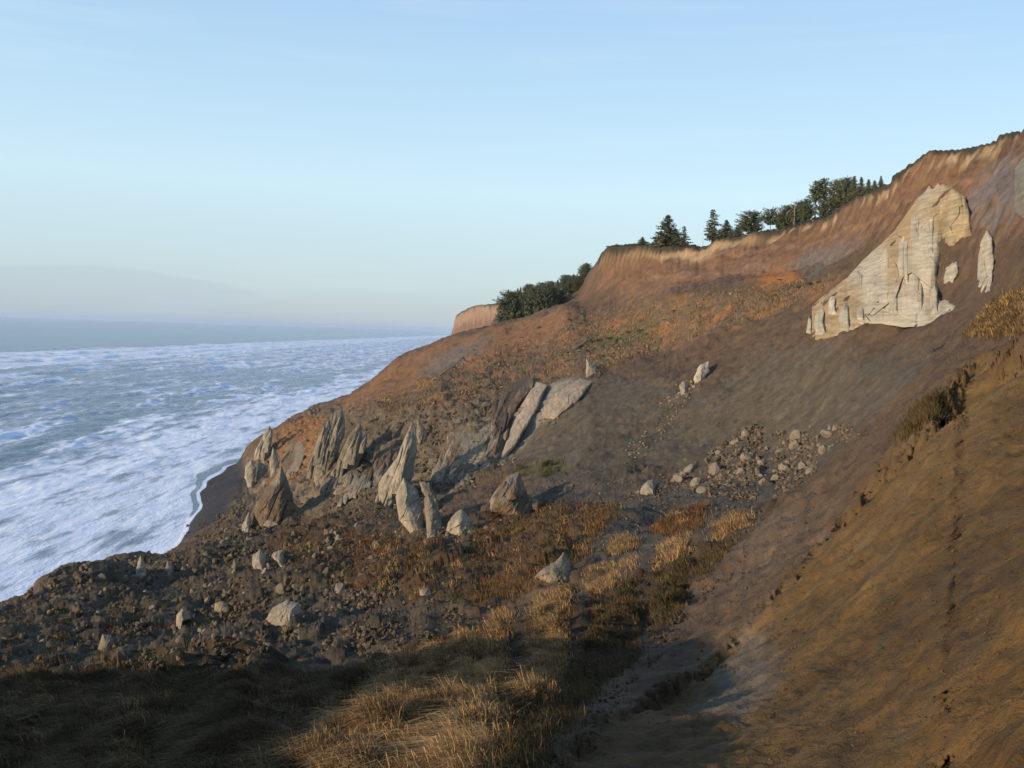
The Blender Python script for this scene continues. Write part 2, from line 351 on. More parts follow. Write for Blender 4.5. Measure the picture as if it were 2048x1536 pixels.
AZ = np.unique(np.concatenate([np.radians(np.linspace(-180, -40, 60)), np.radians(np.linspace(-40, -29, 60)),
     np.radians(np.linspace(-29, 29, 1150)), np.radians(np.linspace(29, 45, 60)), np.radians(np.linspace(45, 180, 50))]))
NA = len(AZ)
LR = np.linspace(math.log(1.5), math.log(1700), 1500); NR = len(LR)
Lr = np.stack([pchip(azn[:, k], lrn[:, k], AZ) for k in range(NL)], 1)
Lz = np.stack([pchip(azn[:, k], zn[:, k], AZ) for k in range(NL)], 1)
_ug = np.radians(np.arange(-120, 80, .1)); _gk = np.exp(-.5 * (np.arange(-60, 61) * .1 / (1.1)) ** 2); _gk /= _gk.sum()
def azsmooth(v, w):                                   # take the kinks out where the drawn sections meet
    u = np.interp(_ug, AZ, v); sm = np.convolve(np.pad(u, 60, mode='edge'), _gk, 'valid')
    return np.where((AZ > R(-110)) & (AZ < R(70)), v * (1 - w) + w * np.interp(AZ, _ug, sm), v)
for _k in range(1, 4):                                # the near slope gets a wider brush
    for _ in range(3): Lr[:, _k] = azsmooth(Lr[:, _k], sstep(R(10), R(16), AZ)); Lz[:, _k] = azsmooth(Lz[:, _k], sstep(R(10), R(16), AZ))
for _k in range(1, 13):
    _w = 1.0 if _k < 4 else .75
    _w = _w * ((.5 if _k < 5 else .3) + (.5 if _k < 5 else .7) * sstep(R(-4), R(12), AZ)); Lr[:, _k] = azsmooth(Lr[:, _k], _w); Lz[:, _k] = azsmooth(Lz[:, _k], _w)
SKYL = np.array([(1206,502),(1215,492),(1230,489),(1290,489),(1330,489),(1385,491),(1400,493),(1418,488),(1432,475),(1480,470),(1500,466),(1560,457),(1600,446),(1650,433),(1662,428),(1672,415),(1700,399),(1740,383),(1762,370),(1782,362),(1785,350),(1800,338),(1815,330),(1830,318),(1855,303),(1880,297),(1900,298),(1940,291),(1975,284),(1993,277),(1998,268),(2020,261),(2048,256),(2100,245)], float)
_v = ray(SKYL[:, 0], SKYL[:, 1]); _sa = np.arctan2(_v[:, 0], _v[:, 1]); _ss = _v[:, 2] / np.hypot(_v[:, 0], _v[:, 1])
_in = (AZ > _sa[0]) & (AZ < _sa[-1])
_tz = 60 + np.interp(AZ, _sa, _ss) * np.exp(Lr[:, 18]) + .5 * n2(AZ * 260, AZ * 0)
_dz = np.where(_in, _tz - Lz[:, 18], 0)
for _k, _w in ((15, .15), (16, .4), (17, .8), (18, 1), (19, 1), (20, .3)): Lz[:, _k] += _dz * _w
Lz[:, 19] = np.where(_in, np.minimum(Lz[:, 19], Lz[:, 18] + .2), Lz[:, 19]); Lz[:, 20] = np.where(_in, np.minimum(Lz[:, 20], Lz[:, 18] + .6), Lz[:, 20]); Lz[:, 21] = np.where(_in, np.minimum(Lz[:, 21], Lz[:, 18] + 1), Lz[:, 21])
Lr = np.maximum.accumulate(Lr + np.arange(NL) * 1e-4, 1)
Z = np.empty((NA, NR), np.float32)
for i in range(NA): Z[i] = pchip(Lr[i], Lz[i], LR)
# soften the loft a little along the radius and across bearings
k = np.array([1, 2, 1.]) / 4
for _ in range(2):
    Z[:, 1:-1] = Z[:, :-2] * k[0] + Z[:, 1:-1] * k[1] + Z[:, 2:] * k[2]
_g = np.exp(-.5 * (np.arange(-45, 46) / 16.) ** 2); _g /= _g.sum()
_nj = int(np.searchsorted(LR, math.log(75))); _a0, _a1 = np.searchsorted(AZ, [R(9), R(28.8)])
_sm = np.apply_along_axis(lambda q: np.convolve(np.pad(q, 45, mode='edge'), _g, 'valid'), 0, Z[:, :_nj])
_wt = (sstep(R(10), R(15), AZ) * sstep(R(28.8), R(27), AZ))[:, None] * sstep(math.log(66), math.log(45), LR[:_nj])[None, :]
Z[:, :_nj] = Z[:, :_nj] * (1 - _wt) + _sm * _wt
def lookup(T, az, lr):
    a = np.interp(az, AZ, np.arange(NA)); r = np.clip((lr - LR[0]) / (LR[1] - LR[0]), 0, NR - 1.001)
    i = np.clip(a.astype(int), 0, NA - 2); j = r.astype(int); fa = a - i; fr = r - j
    return (T[i, j] * (1 - fa) * (1 - fr) + T[i + 1, j] * fa * (1 - fr) + T[i, j + 1] * (1 - fa) * fr + T[i + 1, j + 1] * fa * fr)
def H(x, y, T=None):
    return lookup(Z if T is None else T, np.arctan2(x, y), np.log(np.maximum(np.hypot(x, y), 1.51)))
def hit(px, py, T=None, dmin=3.0, dmax=1500.):
    """where the sight line through a photo pixel meets the ground"""
    px = np.atleast_1d(np.asarray(px, float)); py = np.atleast_1d(np.asarray(py, float))
    v = ray(px, py); hr = np.hypot(v[:, 0], v[:, 1]); az = np.arctan2(v[:, 0], v[:, 1]); sl = v[:, 2] / hr
    rr = np.exp(LR)[None, :]
    zr = 60 + sl[:, None] * rr
    a = np.interp(az, AZ, np.arange(NA)); i = np.clip(a.astype(int), 0, NA - 2); fa = (a - i)[:, None]
    TT = Z if T is None else T
    zt = TT[i] * (1 - fa) + TT[i + 1] * fa
    ok = (zt >= zr) & (rr > dmin) & (rr < dmax)
    j = ok.argmax(1); good = ok.any(1)
    j = np.maximum(j, 1); n = np.arange(len(px))
    d0 = zr[n, j - 1] - zt[n, j - 1]; d1 = zt[n, j] - zr[n, j]
    f = np.clip(d0 / np.maximum(d0 + d1, 1e-6), 0, 1); r = rr[0, j - 1] * (1 - f) + rr[0, j] * f
    P = np.stack([r * np.sin(az), r * np.cos(az), 60 + sl * r], 1)
    return P, good

# --- soil map: patches of ground surveyed on the hill
XX = np.sin(AZ)[:, None] * np.exp(LR)[None, :]; YY = np.cos(AZ)[:, None] * np.exp(LR)[None, :]
XX = XX.astype(np.float32); YY = YY.astype(np.float32); DD = np.exp(LR)[None, :].astype(np.float32) * np.ones((NA, 1), np.float32)
WX = fbm2(XX / 14, YY / 14, 3); WY = fbm2(XX / 14 + 50, YY / 14, 3)
wx2 = fbm2(np.arctan2(XX, YY) * 60, np.log(DD) * 60, 3); wy2 = fbm2(np.arctan2(XX, YY) * 60 + 31, np.log(DD) * 60, 3)
Z0 = Z.copy()
SX = AZ[:, None] + 0 * XX; SY = LR[None, :] + 0 * XX       # bearing / log distance
def patch(pts, soft=0.012, warp=0.014, y=None):
    """soft mask of a ground patch whose outline is walked on the hill"""
    pts = np.array(pts, float); P, g = hit(pts[:, 0], pts[:, 1], Z0)
    P = P[g]
    pa = np.arctan2(P[:, 0], P[:, 1]); pr = np.log(np.hypot(P[:, 0], P[:, 1])) * 0.35
    a = SX + wx2 * warp; r = SY * 0.35 + wy2 * warp
    m = (a > pa.min() - .05) & (a < pa.max() + .05)
    out = np.zeros(XX.shape, np.float32)
    aa = a[m]; rr = r[m]; ins = np.zeros(aa.shape, bool); dist = np.full(aa.shape, 9.0)
    for i in range(len(pa)):
        x1, y1, x2, y2 = pa[i - 1], pr[i - 1], pa[i], pr[i]
        c = ((y1 > rr) != (y2 > rr)) & (aa < (x2 - x1) * (rr - y1) / (y2 - y1 + 1e-12) + x1); ins ^= c
        ex, ey = x2 - x1, y2 - y1; t = np.clip(((aa - x1) * ex + (rr - y1) * ey) / (ex * ex + ey * ey + 1e-12), 0, 1)
        dist = np.minimum(dist, np.hypot(aa - x1 - t * ex, rr - y1 - t * ey))
    out[m] = sstep(-soft, soft, np.where(ins, dist, -dist))
    return out
P_rub = patch([(-200,1290),(0,1212),(200,1120),(390,1095),(480,1060),(560,1035),(700,1035),(800,1080),(830,1190),(760,1290),(500,1335),(0,1335),(-200,1400)])
P_pin = patch([(475,930),(545,862),(690,800),(760,840),(1060,765),(1030,880),(960,960),(860,1010),(600,1030),(470,1040)])
P_bench = patch([(700,815),(860,755),(1000,690),(1180,625),(1400,588),(1700,550),(1590,610),(1330,700),(1180,745),(1050,760),(900,810),(760,835)])
P_or1 = patch([(560,850),(610,835),(660,830),(640,870),(625,930),(570,965),(545,950),(548,890)])
P_or2 = patch([(662,805),(800,716),(905,676),(1060,636),(1150,612),(1130,650),(1000,720),(860,760),(720,812)])
P_or3 = patch([(1160,598),(1215,520),(1300,515),(1420,500),(1640,450),(1790,372),(1900,310),(2040,290),(2200,240),(2200,420),(2040,420),(1900,420),(1720,480),(1540,545),(1300,592)])
P_or4 = patch([(1500,565),(1545,535),(1600,555),(1590,570),(1530,580)], soft=.006, warp=.008)
P_gr1 = patch([(830,750),(900,690),(985,672),(960,700),(880,750)], soft=.008)
P_gr2 = patch([(1590,540),(1600,500),(1650,485),(1720,460),(1700,500),(1640,545)], soft=.008)
P_gr3 = patch([(1920,400),(1990,320),(2048,300),(2120,280),(2120,400),(2048,400),(1990,440)], soft=.008)
P_bowl = patch([(1090,770),(1220,750),(1420,770),(1520,700),(1640,690),(1800,700),(1900,690),(1780,800),(1690,870),(1440,940),(1060,950),(1010,910)])
P_flat = patch([(1060,955),(1400,955),(1660,870),(1720,890),(1600,985),(1500,1040),(1400,1110),(1280,1140),(1150,1080),(1060,1010)])
P_pale = patch([(1075,765),(1185,757),(1150,805),(1080,842),(1060,870),(1005,918),(1010,880)], soft=.006, warp=.006)
P_yel = patch([(2260,640),(2048,672),(1990,680),(1950,690),(1880,800),(1790,880),(1730,940),(1650,1030),(1590,1110),(1500,1200),(1400,1290),(1290,1370),(1200,1430),(1120,1536),(1120,1700),(2260,1700)], soft=.013)
P_mud = .55 * patch([(1640,1000),(1560,1090),(1480,1140),(1380,1130),(1500,1045)], soft=.02, warp=.02)
P_mud2 = .9 * patch([(1500,1200),(1560,1240),(1560,1330),(1480,1400),(1390,1390),(1440,1280)], soft=.016, warp=.012)
P_veg = patch([(540,1070),(650,1050),(790,1075),(900,1080),(1080,1000),(1250,1010),(1160,1120),(1060,1190),(900,1215),(780,1190),(600,1150)])
P_grs = patch([(560,1700),(600,1400),(780,1318),(1000,1240),(1250,1160),(1400,1085),(1550,1025),(1480,1080),(1380,1150),(1280,1230),(1180,1330),(1100,1400),(1000,1700)])
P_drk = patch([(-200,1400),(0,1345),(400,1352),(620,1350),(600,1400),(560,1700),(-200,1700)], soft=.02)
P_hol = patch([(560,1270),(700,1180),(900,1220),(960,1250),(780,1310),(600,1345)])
P_grn = patch([(1170,690),(1290,655),(1300,668),(1200,700)], soft=.006)
P_gn2 = patch([(1040,935),(1080,920),(1130,925),(1110,955),(1045,960)], soft=.006)
print('patches', round(time.time() - T0, 1))

# --- relief at the scale of metres
px_m = DD / 1050.0
def fade(wl): return sstep(1.5, 4.0, wl / px_m)      # leave out relief finer than a few centimetres of arc
beach = sstep(6.0, 3.6, Z0) * sstep(250, 290, DD) * (XX < 0)
land = 1 - beach
near = sstep(6, 25, DD)
rough = np.clip(P_rub + 0.75 * P_pin + 0.45 * P_bench + 0.7 * P_veg + 0.5 * P_hol + 0.35, 0, 1) * (1 - 0.85 * P_bowl) * (1 - 0.8 * P_yel) * (1 - .6 * P_or2) * (1 - 0.5 * P_flat) * (1 - .7 * P_or3) * land
_r18 = Lr[:, 18][:, None]
plate = sstep(96, 99, Z0) * sstep(-.002, .004, LR[None, :] - _r18)
rough *= (1 - plate)
hum = fbm2(XX / 22, YY / 22, 3) * 1.6 * near * fade(22) * land * (1 - .5 * P_bowl) * (1 - 0.75 * P_yel) * sstep(10, 60, DD) * (1 - .9 * plate)
# rills run down the slope, i.e. towards the sea
gx, gy = XX, YY
ril = (np.abs(n2(gy / 9 + WX * .4 - gx / 16, gx / 60)) * 1.5 + np.abs(n2(gy / 3.6 + WX * .4 - gx / 7, gx / 30)) * 0.6 + np.abs(n2(gy / 1.3 + WX * .4 - gx / 3, gx / 9)) * 0.2)
smoothz = np.clip(P_bowl * .65 + P_yel * 1.15 + P_or2 * .9 + P_or3 * .95 + .2, 0, 1.3) * land * (1 - plate)
gul = -ril * smoothz * (.45 * sstep(8, 20, DD) + .55 * sstep(20, 120, DD))
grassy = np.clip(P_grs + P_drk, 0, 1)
tus = (fbm2(XX / 1.9 + YY / 5, YY / 1.5 - XX / 6, 2) * .55 + fbm2(XX / 5, YY / 5, 2) * .5) * grassy * sstep(8, 20, DD)
P_ledge = sstep(.1, .95, P_yel)
lump = patch([(2260,1120),(2048,1180),(1990,1290),(1900,1390),(1850,1470),(1840,1560),(1840,1700),(2260,1700)], soft=.016)
_pc, _ = hit([1958], [722], Z0)
pit = np.exp(-((XX - _pc[0, 0]) / 3.0) ** 2 - ((YY - _pc[0, 1]) / 4.5) ** 2)
step = -P_ledge * .6 * (1 + .9 * n2(XX / 9, YY / 9)) * sstep(14, 40, DD) + lump * .10 - 2.0 * pit
Z = (Z0 + hum + gul + tus + step + beach * (fbm2(XX / 30 + 3, YY / 34, 2) * .9 - .35)).astype(np.float32)
foot = 1 - sstep(4, 9, DD); Z = Z * (1 - foot) + Z0 * foot
# keep the seaward toe rough but clear of the beach
print('relief', round(time.time() - T0, 1))

# --- soil colours (dry reflectances, with shade added in the hollow)
def c_(r, g, b): return np.array([r, g, b], np.float32)
C = np.ones(XX.shape + (3,), np.float32) * c_(.118, .078, .045)
def lay(mask, colr, amt=1.0):
    global C
    C = C * (1 - (mask * amt)[..., None]) + c_(*colr) * (mask * amt)[..., None]
fine = fbm2(XX / 5, YY / 5, 4); strk = n2(gy / 2.6 + WX * .3 - gx * .24, gx / 34) + .6 * n2(gy / 1.1 + WX * .4 - gx * .55, gx / 15)
fnr = fbm2(XX / 1.2, YY / 1.2, 3)
lay(P_rub, (.082, .062, .038)); lay(P_rub * sstep(.1, .6, fine), (.115, .088, .055), .8)
lay(P_pin, (.140, .102, .062)); lay(P_pin * sstep(.0, .5, fbm2(XX / 8 + 70, YY / 8, 3)), (.20, .16, .105), .8); lay(P_bench, (.165, .105, .058)); lay(P_bench * sstep(.0, .5, fine), (.13, .10, .05), .8)
lay(P_bench * sstep(.1, .5, fbm2(XX / 9 + 40, YY / 9, 3)), (.30, .14, .055), .8)
lay(P_or2, (.25, .125, .052)); lay(P_or2 * sstep(.1, .6, strk), (.19, .125, .085), .9)
lay(P_or3, (.235, .125, .064)); lay(P_or3 * sstep(0.05, .7, strk), (.20, .115, .066), .9)
lay(P_or3 * sstep(.25, .6, fine), (.17, .12, .055), .6)
beds = n2(Z0 / 1.9 + .35 * fine, XX / 60 + 3) + .6 * n2(Z0 / .8 + .5 * fine, XX / 30 + 8)
lay(P_or3 * sstep(.1, .6, beds), (.30, .18, .10), .6); lay(P_or3 * sstep(-.1, -.6, beds), (.13, .075, .042), .55)
lay(P_or1, (.24, .12, .045)); lay(P_or4, (.36, .15, .045)); lay(P_gr1, (.165, .135, .105), .85); lay(P_gr2, (.15, .135, .12), .7); lay(P_gr3, (.155, .145, .14), .8)
lay(P_bowl, (.110, .088, .058)); lay(P_bowl * sstep(.0, .7, strk), (.14, .108, .068), .75); lay(P_bowl * sstep(.1, .6, fbm2(XX / 18, YY / 18, 3)), (.105, .09, .066), .7)
lay(P_flat, (.088, .074, .056)); lay(P_flat * sstep(.15, .6, fine), (.115, .085, .055), .7)
lay(P_pale, (.26, .225, .17), .9)
lay(P_veg, (.092, .052, .024)); lay(P_veg * sstep(.1, .6, fine), (.06, .05, .022), .7)
lay(P_hol, (.06, .05, .036), .8)  # shade of the hollow put into its soil colour
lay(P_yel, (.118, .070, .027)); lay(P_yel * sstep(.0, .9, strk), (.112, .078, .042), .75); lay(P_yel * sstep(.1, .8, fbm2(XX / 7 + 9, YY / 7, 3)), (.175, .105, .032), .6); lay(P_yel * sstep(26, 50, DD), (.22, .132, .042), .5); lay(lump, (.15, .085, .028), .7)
lay(P_mud, (.135, .105, .078), .8); lay(P_mud2, (.15, .125, .10), .9)
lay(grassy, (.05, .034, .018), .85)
lay(P_grn, (.07, .095, .03), .9); lay(P_gn2, (.10, .09, .03), .8)
# pale sand under the turf along the clifftop
r16 = Lr[:, 16][:, None]; r17 = Lr[:, 17][:, None]; r18 = Lr[:, 18][:, None]
LRr = LR[None, :]
ontop = (AZ[:, None] > np.arctan2(at(1195, 560, 540)[0], 540)) & (AZ[:, None] < 1.2)
lip = sstep(-.012, 0.004, LRr - (r17 - .02)) * ontop
band = lip * (1 - sstep(0.0, .004, LRr - (r18 - 0.008)))
_east = sstep(R(11), R(14), AZ)[:, None]
bandz = sstep(7.5 - 2 * _east, 5.0 - 2 * _east, (Lz[:, 18][:, None] - Z0)) * ontop * (LRr < r18 + .01)
bandn = np.maximum(sstep(.05, .45, fine + .8 * fbm2(XX / 40, YY / 40, 2)) * .75, (1 - _east) * (.85 + .15 * fine))
lay(bandz * bandn, (.46, .33, .18), .85)
turf = sstep(-.003, .003, LRr - (r18 - 0.0075 - .003 * fine)) * ontop
lay(turf, (.055, .042, .028))
lay(plate * (AZ[:, None] > 0), (.075, .062, .035), .9)
lay(beach, (.050, .047, .046))
lay(sstep(2.6, 1.0, Z0) * (XX < -20), (.055, .05, .047), .95)
C *= (1 + .28 * fnr * fade(1.2) + .22 * fine)[..., None]
C = np.clip(C * np.array([.725, .76, .80], np.float32), .008, .8)
print('colour', round(time.time() - T0, 1))

# --- terrain mesh: rows spaced so that steep faces get as many as flats
NRW = 1400
zz = Z; rr = np.exp(LR)[None, :]
el = (zz - 60) / rr * 1050.0
rm = np.maximum.accumulate(el, 1); vis = (el[:, 1:] > rm[:, :-1] - 1.2).astype(float)
wgt = np.abs(np.diff(el, axis=1)) * (.12 + .88 * vis) + 0.30 * np.diff(LR)[None, :] * 160 + np.abs(np.diff(zz, axis=1)) / rr[:, 1:] * 60
for _ in range(60):
    wgt[1:-1] = (wgt[:-2] + 2 * wgt[1:-1] + wgt[2:]) / 4
    wgt[:, 1:-1] = (wgt[:, :-2] + 2 * wgt[:, 1:-1] + wgt[:, 2:]) / 4
cum = np.concatenate([np.zeros((NA, 1)), np.cumsum(wgt, 1)], 1); cum /= cum[:, -1:]
q = np.linspace(0, 1, NRW)
VR = np.stack([np.interp(q, cum[i], LR) for i in range(NA)])
AZg = np.repeat(AZ[:, None], NRW, 1)
VZ = lookup(Z, AZg, VR); r_ = np.exp(VR)
V = np.stack([r_ * np.sin(AZg), r_ * np.cos(AZg), VZ], -1)
# break the steep faces up along their normals
dA = np.gradient(V, axis=0); dR = np.gradient(V, axis=1)
Nn = np.cross(dR, dA); Nn /= np.linalg.norm(Nn, axis=-1, keepdims=True) + 1e-9
Nn *= np.where(Nn[..., 2:] < 0, -1, 1)
roughV = lookup(rough, AZg, VR); bV = lookup(beach, AZg, VR); pinV = lookup(P_pin + P_rub, AZg, VR)
fd = lambda wl: sstep(1.2, 3.5, wl / (r_ / 1050.0))
x_, y_, z_ = V[..., 0], V[..., 1], V[..., 2]
det = (n3(x_ / 3.1, y_ / 3.1, z_ / 3.1) * .55 * fd(3.1) * (.4 + roughV) * sstep(25, 90, r_) + n3(x_ / 1.4, y_ / 1.4, z_ / 1.4) * .30 * fd(1.4) * (.4 + roughV) * sstep(15, 60, r_)
       + n3(x_ / .6, y_ / .6, z_ / .6) * .11 * fd(.6) + n3(x_ / .25, y_ / .25, z_ / .25) * .05 * fd(.25))
va = np.abs(AZg) < R(31); sub = lambda q: q[np.abs(AZ) < R(31)]
vx, vy, vz, vr, ro = sub(x_), sub(y_), sub(z_), sub(r_), sub(roughV)
wq = n3(vx / 3, vy / 3, vz / 3) * .5
bl = (blocks3(vx / 6.5 + wq * .25, vy / 6.5, vz / 6.5) * .5 * sstep(60, 110, vr) + blocks3(vx / 3 + wq * .3, vy / 3, vz / 3) * .38 * sub(fd(3)) * sstep(40, 90, vr)
      + blocks3(vx / 1.3 + wq * .3, vy / 1.3, vz / 1.3) * .2 * sub(fd(1.3)) * sstep(20, 60, vr)) * ro
bl += (blocks3(vx / .5 + wq * .3, vy / .5, vz / .5) * .05) * (1 - sstep(60, 110, vr)) * (.3 + .7 * ro)
det[np.abs(AZ) < R(31)] += bl
det = det * (1 - bV) * sstep(3, 7, r_)
V = V + Nn * det[..., None]
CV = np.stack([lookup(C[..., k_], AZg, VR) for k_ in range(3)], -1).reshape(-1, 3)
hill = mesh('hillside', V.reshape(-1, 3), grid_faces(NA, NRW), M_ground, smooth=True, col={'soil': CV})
tag(hill, 'eroding brown and orange clay hillside running down to the surf', kind='structure')
print('terrain', round(time.time() - T0, 1), len(V.reshape(-1, 3)))
del V, Nn, dA, dR, det, CV
# ------------------------------------------------------------------ sea
ng = 560
saz = np.concatenate([np.radians(np.linspace(-180, -34, 40))[:-1], np.radians(np.linspace(-34, 3, ng)), np.radians(np.linspace(3, 40, 30))[1:]])
row = np.concatenate([np.linspace(1500, 640, 36)[:-1], np.linspace(640, 1.7, 640)])
sr = 126000 / row
XS = np.sin(saz)[:, None] * sr[None, :]; YS = np.cos(saz)[:, None] * sr[None, :]; DS = sr[None, :] + 0 * XS
off = -100 - XS - np.clip((YS - 300), 0, 1e9) * .055 * sstep(3000, 400, YS) + 12 * n2(YS / 130, YS * 0)        # metres offshore
off = np.where(YS > 900, -100 - XS - 33 * sstep(900, 3000, YS) * 0, off)
sfd = lambda wl: sstep(1.0, 3.5, wl / (DS / 1050.0 * np.sqrt(np.clip(DS / 150, 1, 12))))
hz_ = np.zeros(XS.shape, np.float32); foam = np.zeros(XS.shape, np.float32)
# long swell and breakers roll in parallel to the beach
for i, (o0, amp, wid, fo) in enumerate([(60, .35, 6, .9), (95, .8, 8, .9), (140, 1.3, 10, .8), (185, 1.9, 11, .9), (235, 1.8, 13, .75), (290, 2.6, 14, .95), (345, 2.0, 15, .7), (400, 2.6, 16, .95), (460, 2.2, 17, .9), (545, 3.0, 20, 1.0), (640, 3.2, 22, 1.0), (760, 1.4, 26, .25), (900, 1.3, 30, .0), (1060, 1.2, 34, .0), (1250, 1.2, 38, .0)]):
    ln = o0 + 28 * n2(YS / 170 + 9 * i, XS * 0 + i) + 10 * n2(YS / 45 + 5 * i, XS * 0 + i)
    u = (off - ln) / wid
    seg = sstep(-.35, .25, n2(YS / 210 + 3.3 * i, XS * 0 + 7.7 * i))          # the crest rises and dies along its length
    prof = np.where(u < 0, np.exp(-(u / .45) ** 2), np.exp(-(u / 1.3) ** 2))
    hz_ += amp * prof * (.35 + .65 * seg)
    foam = np.maximum(foam, fo * seg * np.where(u > 0, np.exp(-(u / .35) ** 2), np.exp(-((-u) / 2.6) ** 1.2)) * (1.0))
chop = n2(XS / 16, YS / 30) * 1.0 * sfd(16) + n2(XS / 7 + 4, YS / 12) * .5 * sfd(7) + n2(XS / 3, YS / 4.5) * .15 * sfd(3) + n2(XS / 1.3, YS / 1.8) * .06 * sfd(1.3)
deep = sstep(0, 120, off)
hz_ = hz_ * sstep(20, 90, off) + chop * (.18 + .82 * deep) + (n2(XS / 60, YS / 90) * .8) * sstep(300, 700, off)
b1 = np.clip(sstep(150, 60, off + 30 * n2(YS / 60, XS / 40)) * (.80 + .35 * n2(XS / 9, YS / 34)), 0, 1)
b3 = sstep(400, 500, off + 30 * n2(YS / 120, XS / 60)) * sstep(830, 700, off + 50 * n2(YS / 150 + 8, XS / 80)) * .72
b2 = .42 * sstep(60, 150, off) * sstep(560, 450, off) + .16 * sstep(1300, 1500, YS) * sstep(800, 500, off)
foam = np.clip(np.maximum(foam, np.maximum(b1, np.maximum(b2, b3))), 0, 1)
ter = H(XS, YS, Z); m = (XS < 0) & (YS > 100) & (YS < 1500)
dry = np.where(m, ter, -3.0)
foam = np.maximum(foam, sstep(-1.3, -.25, dry) * .97)
thin = sstep(-2.4, -1.6, dry) * sstep(-.35, -.9, dry) * sstep(-.1, .4, n2(YS / 60, XS / 25))    # thin backwash over the sand
foam = np.clip(foam - .55 * thin * sstep(-30, 0, XS + 130) , 0, 1)
wetb = sstep(-1.5, -1.1, dry + .5 * n2(XS / 18, YS / 30)) * sstep(-.28, -.45, dry) * sstep(300, 340, YS) * sstep(470, 430, YS); foam = foam * (1 - .75 * wetb)
hz_ = hz_ * (1 - sstep(-2.5, -.5, dry)) + 0.15 * sstep(-1, 0, dry)
def water_mat():
    m, t, p = mat_new('sea_water')
    g = N(t, 'ShaderNodeNewGeometry'); a = N(t, 'ShaderNodeAttribute', attribute_name='foam')
    def nz(scale, sc, det=6.0, ro=.6):
        mm = N(t, 'ShaderNodeMapping'); mm.inputs['Scale'].default_value = sc; t.links.new(g.outputs['Position'], mm.inputs[0])
        q = N(t, 'ShaderNodeTexNoise', i_Scale=scale, i_Detail=det, i_Roughness=ro); t.links.new(mm.outputs[0], q.inputs[0]); return q.outputs[0]
    nb = nz(.10, (2.2, .7, 1)); nf = nz(.55, (1.8, .9, 1), 6, .7); nl = nz(.02, (2.6, .6, 1), 5, .55)
    ns_ = nz(.05, (3.2, .32, 1), 4, .5); rid = mth(t, 'SUBTRACT', 1.0, mth(t, 'MULTIPLY', mth(t, 'ABSOLUTE', mth(t, 'SUBTRACT', ns_, .5)), 5.0))
    s = mth(t, 'ADD', mth(t, 'ADD', mth(t, 'MULTIPLY', nb, .40), mth(t, 'MULTIPLY', nf, .10)), mth(t, 'ADD', mth(t, 'MULTIPLY', nl, .36), mth(t, 'MULTIPLY', rid, .12)))
    th = mth(t, 'SUBTRACT', .70, mth(t, 'MULTIPLY', a.outputs['Fac'], .38))
    mr = N(t, 'ShaderNodeMapRange', interpolation_type='SMOOTHSTEP'); mr.inputs[1].default_value = -.09; mr.inputs[2].default_value = .13
    t.links.new(mth(t, 'SUBTRACT', s, th), mr.inputs[0]); fm = mr.outputs[0]
    wcol = mixc(t, nl, (.04, .07, .11, 1), (.12, .165, .21, 1))
    fcol = mixc(t, nl, (.60, .66, .74, 1), (.88, .89, .91, 1))
    t.links.new(mixc(t, fm, wcol, fcol), p.inputs['Base Color'])
    t.links.new(mth(t, 'ADD', .22, mth(t, 'MULTIPLY', fm, .55)), p.inputs['Roughness'])
    p.inputs['Specular IOR Level'].default_value = .32
    b = N(t, 'ShaderNodeBump'); b.inputs['Strength'].default_value = .6; b.inputs['Distance'].default_value = .6
    n5 = mth(t, 'MULTIPLY', nz(1.0, (1.8, .8, 1), 4, .6), mth(t, 'SUBTRACT', 1.15, mth(t, 'MULTIPLY', fm, .8)))
    t.links.new(mth(t, 'ADD', mth(t, 'ADD', n5, mth(t, 'MULTIPLY', nb, 2.0)), mth(t, 'MULTIPLY', fm, .8)), b.inputs['Height']); t.links.new(b.outputs[0], p.inputs['Normal'])
    return m
sea = mesh('sea', np.stack([XS, YS, hz_], -1), grid_faces(len(saz), len(sr)), water_mat(), smooth=True, col={'foam': foam.ravel()})
tag(sea, 'grey blue ocean with long white breakers and foam near the beach', kind='structure')
print('sea', round(time.time() - T0, 1))

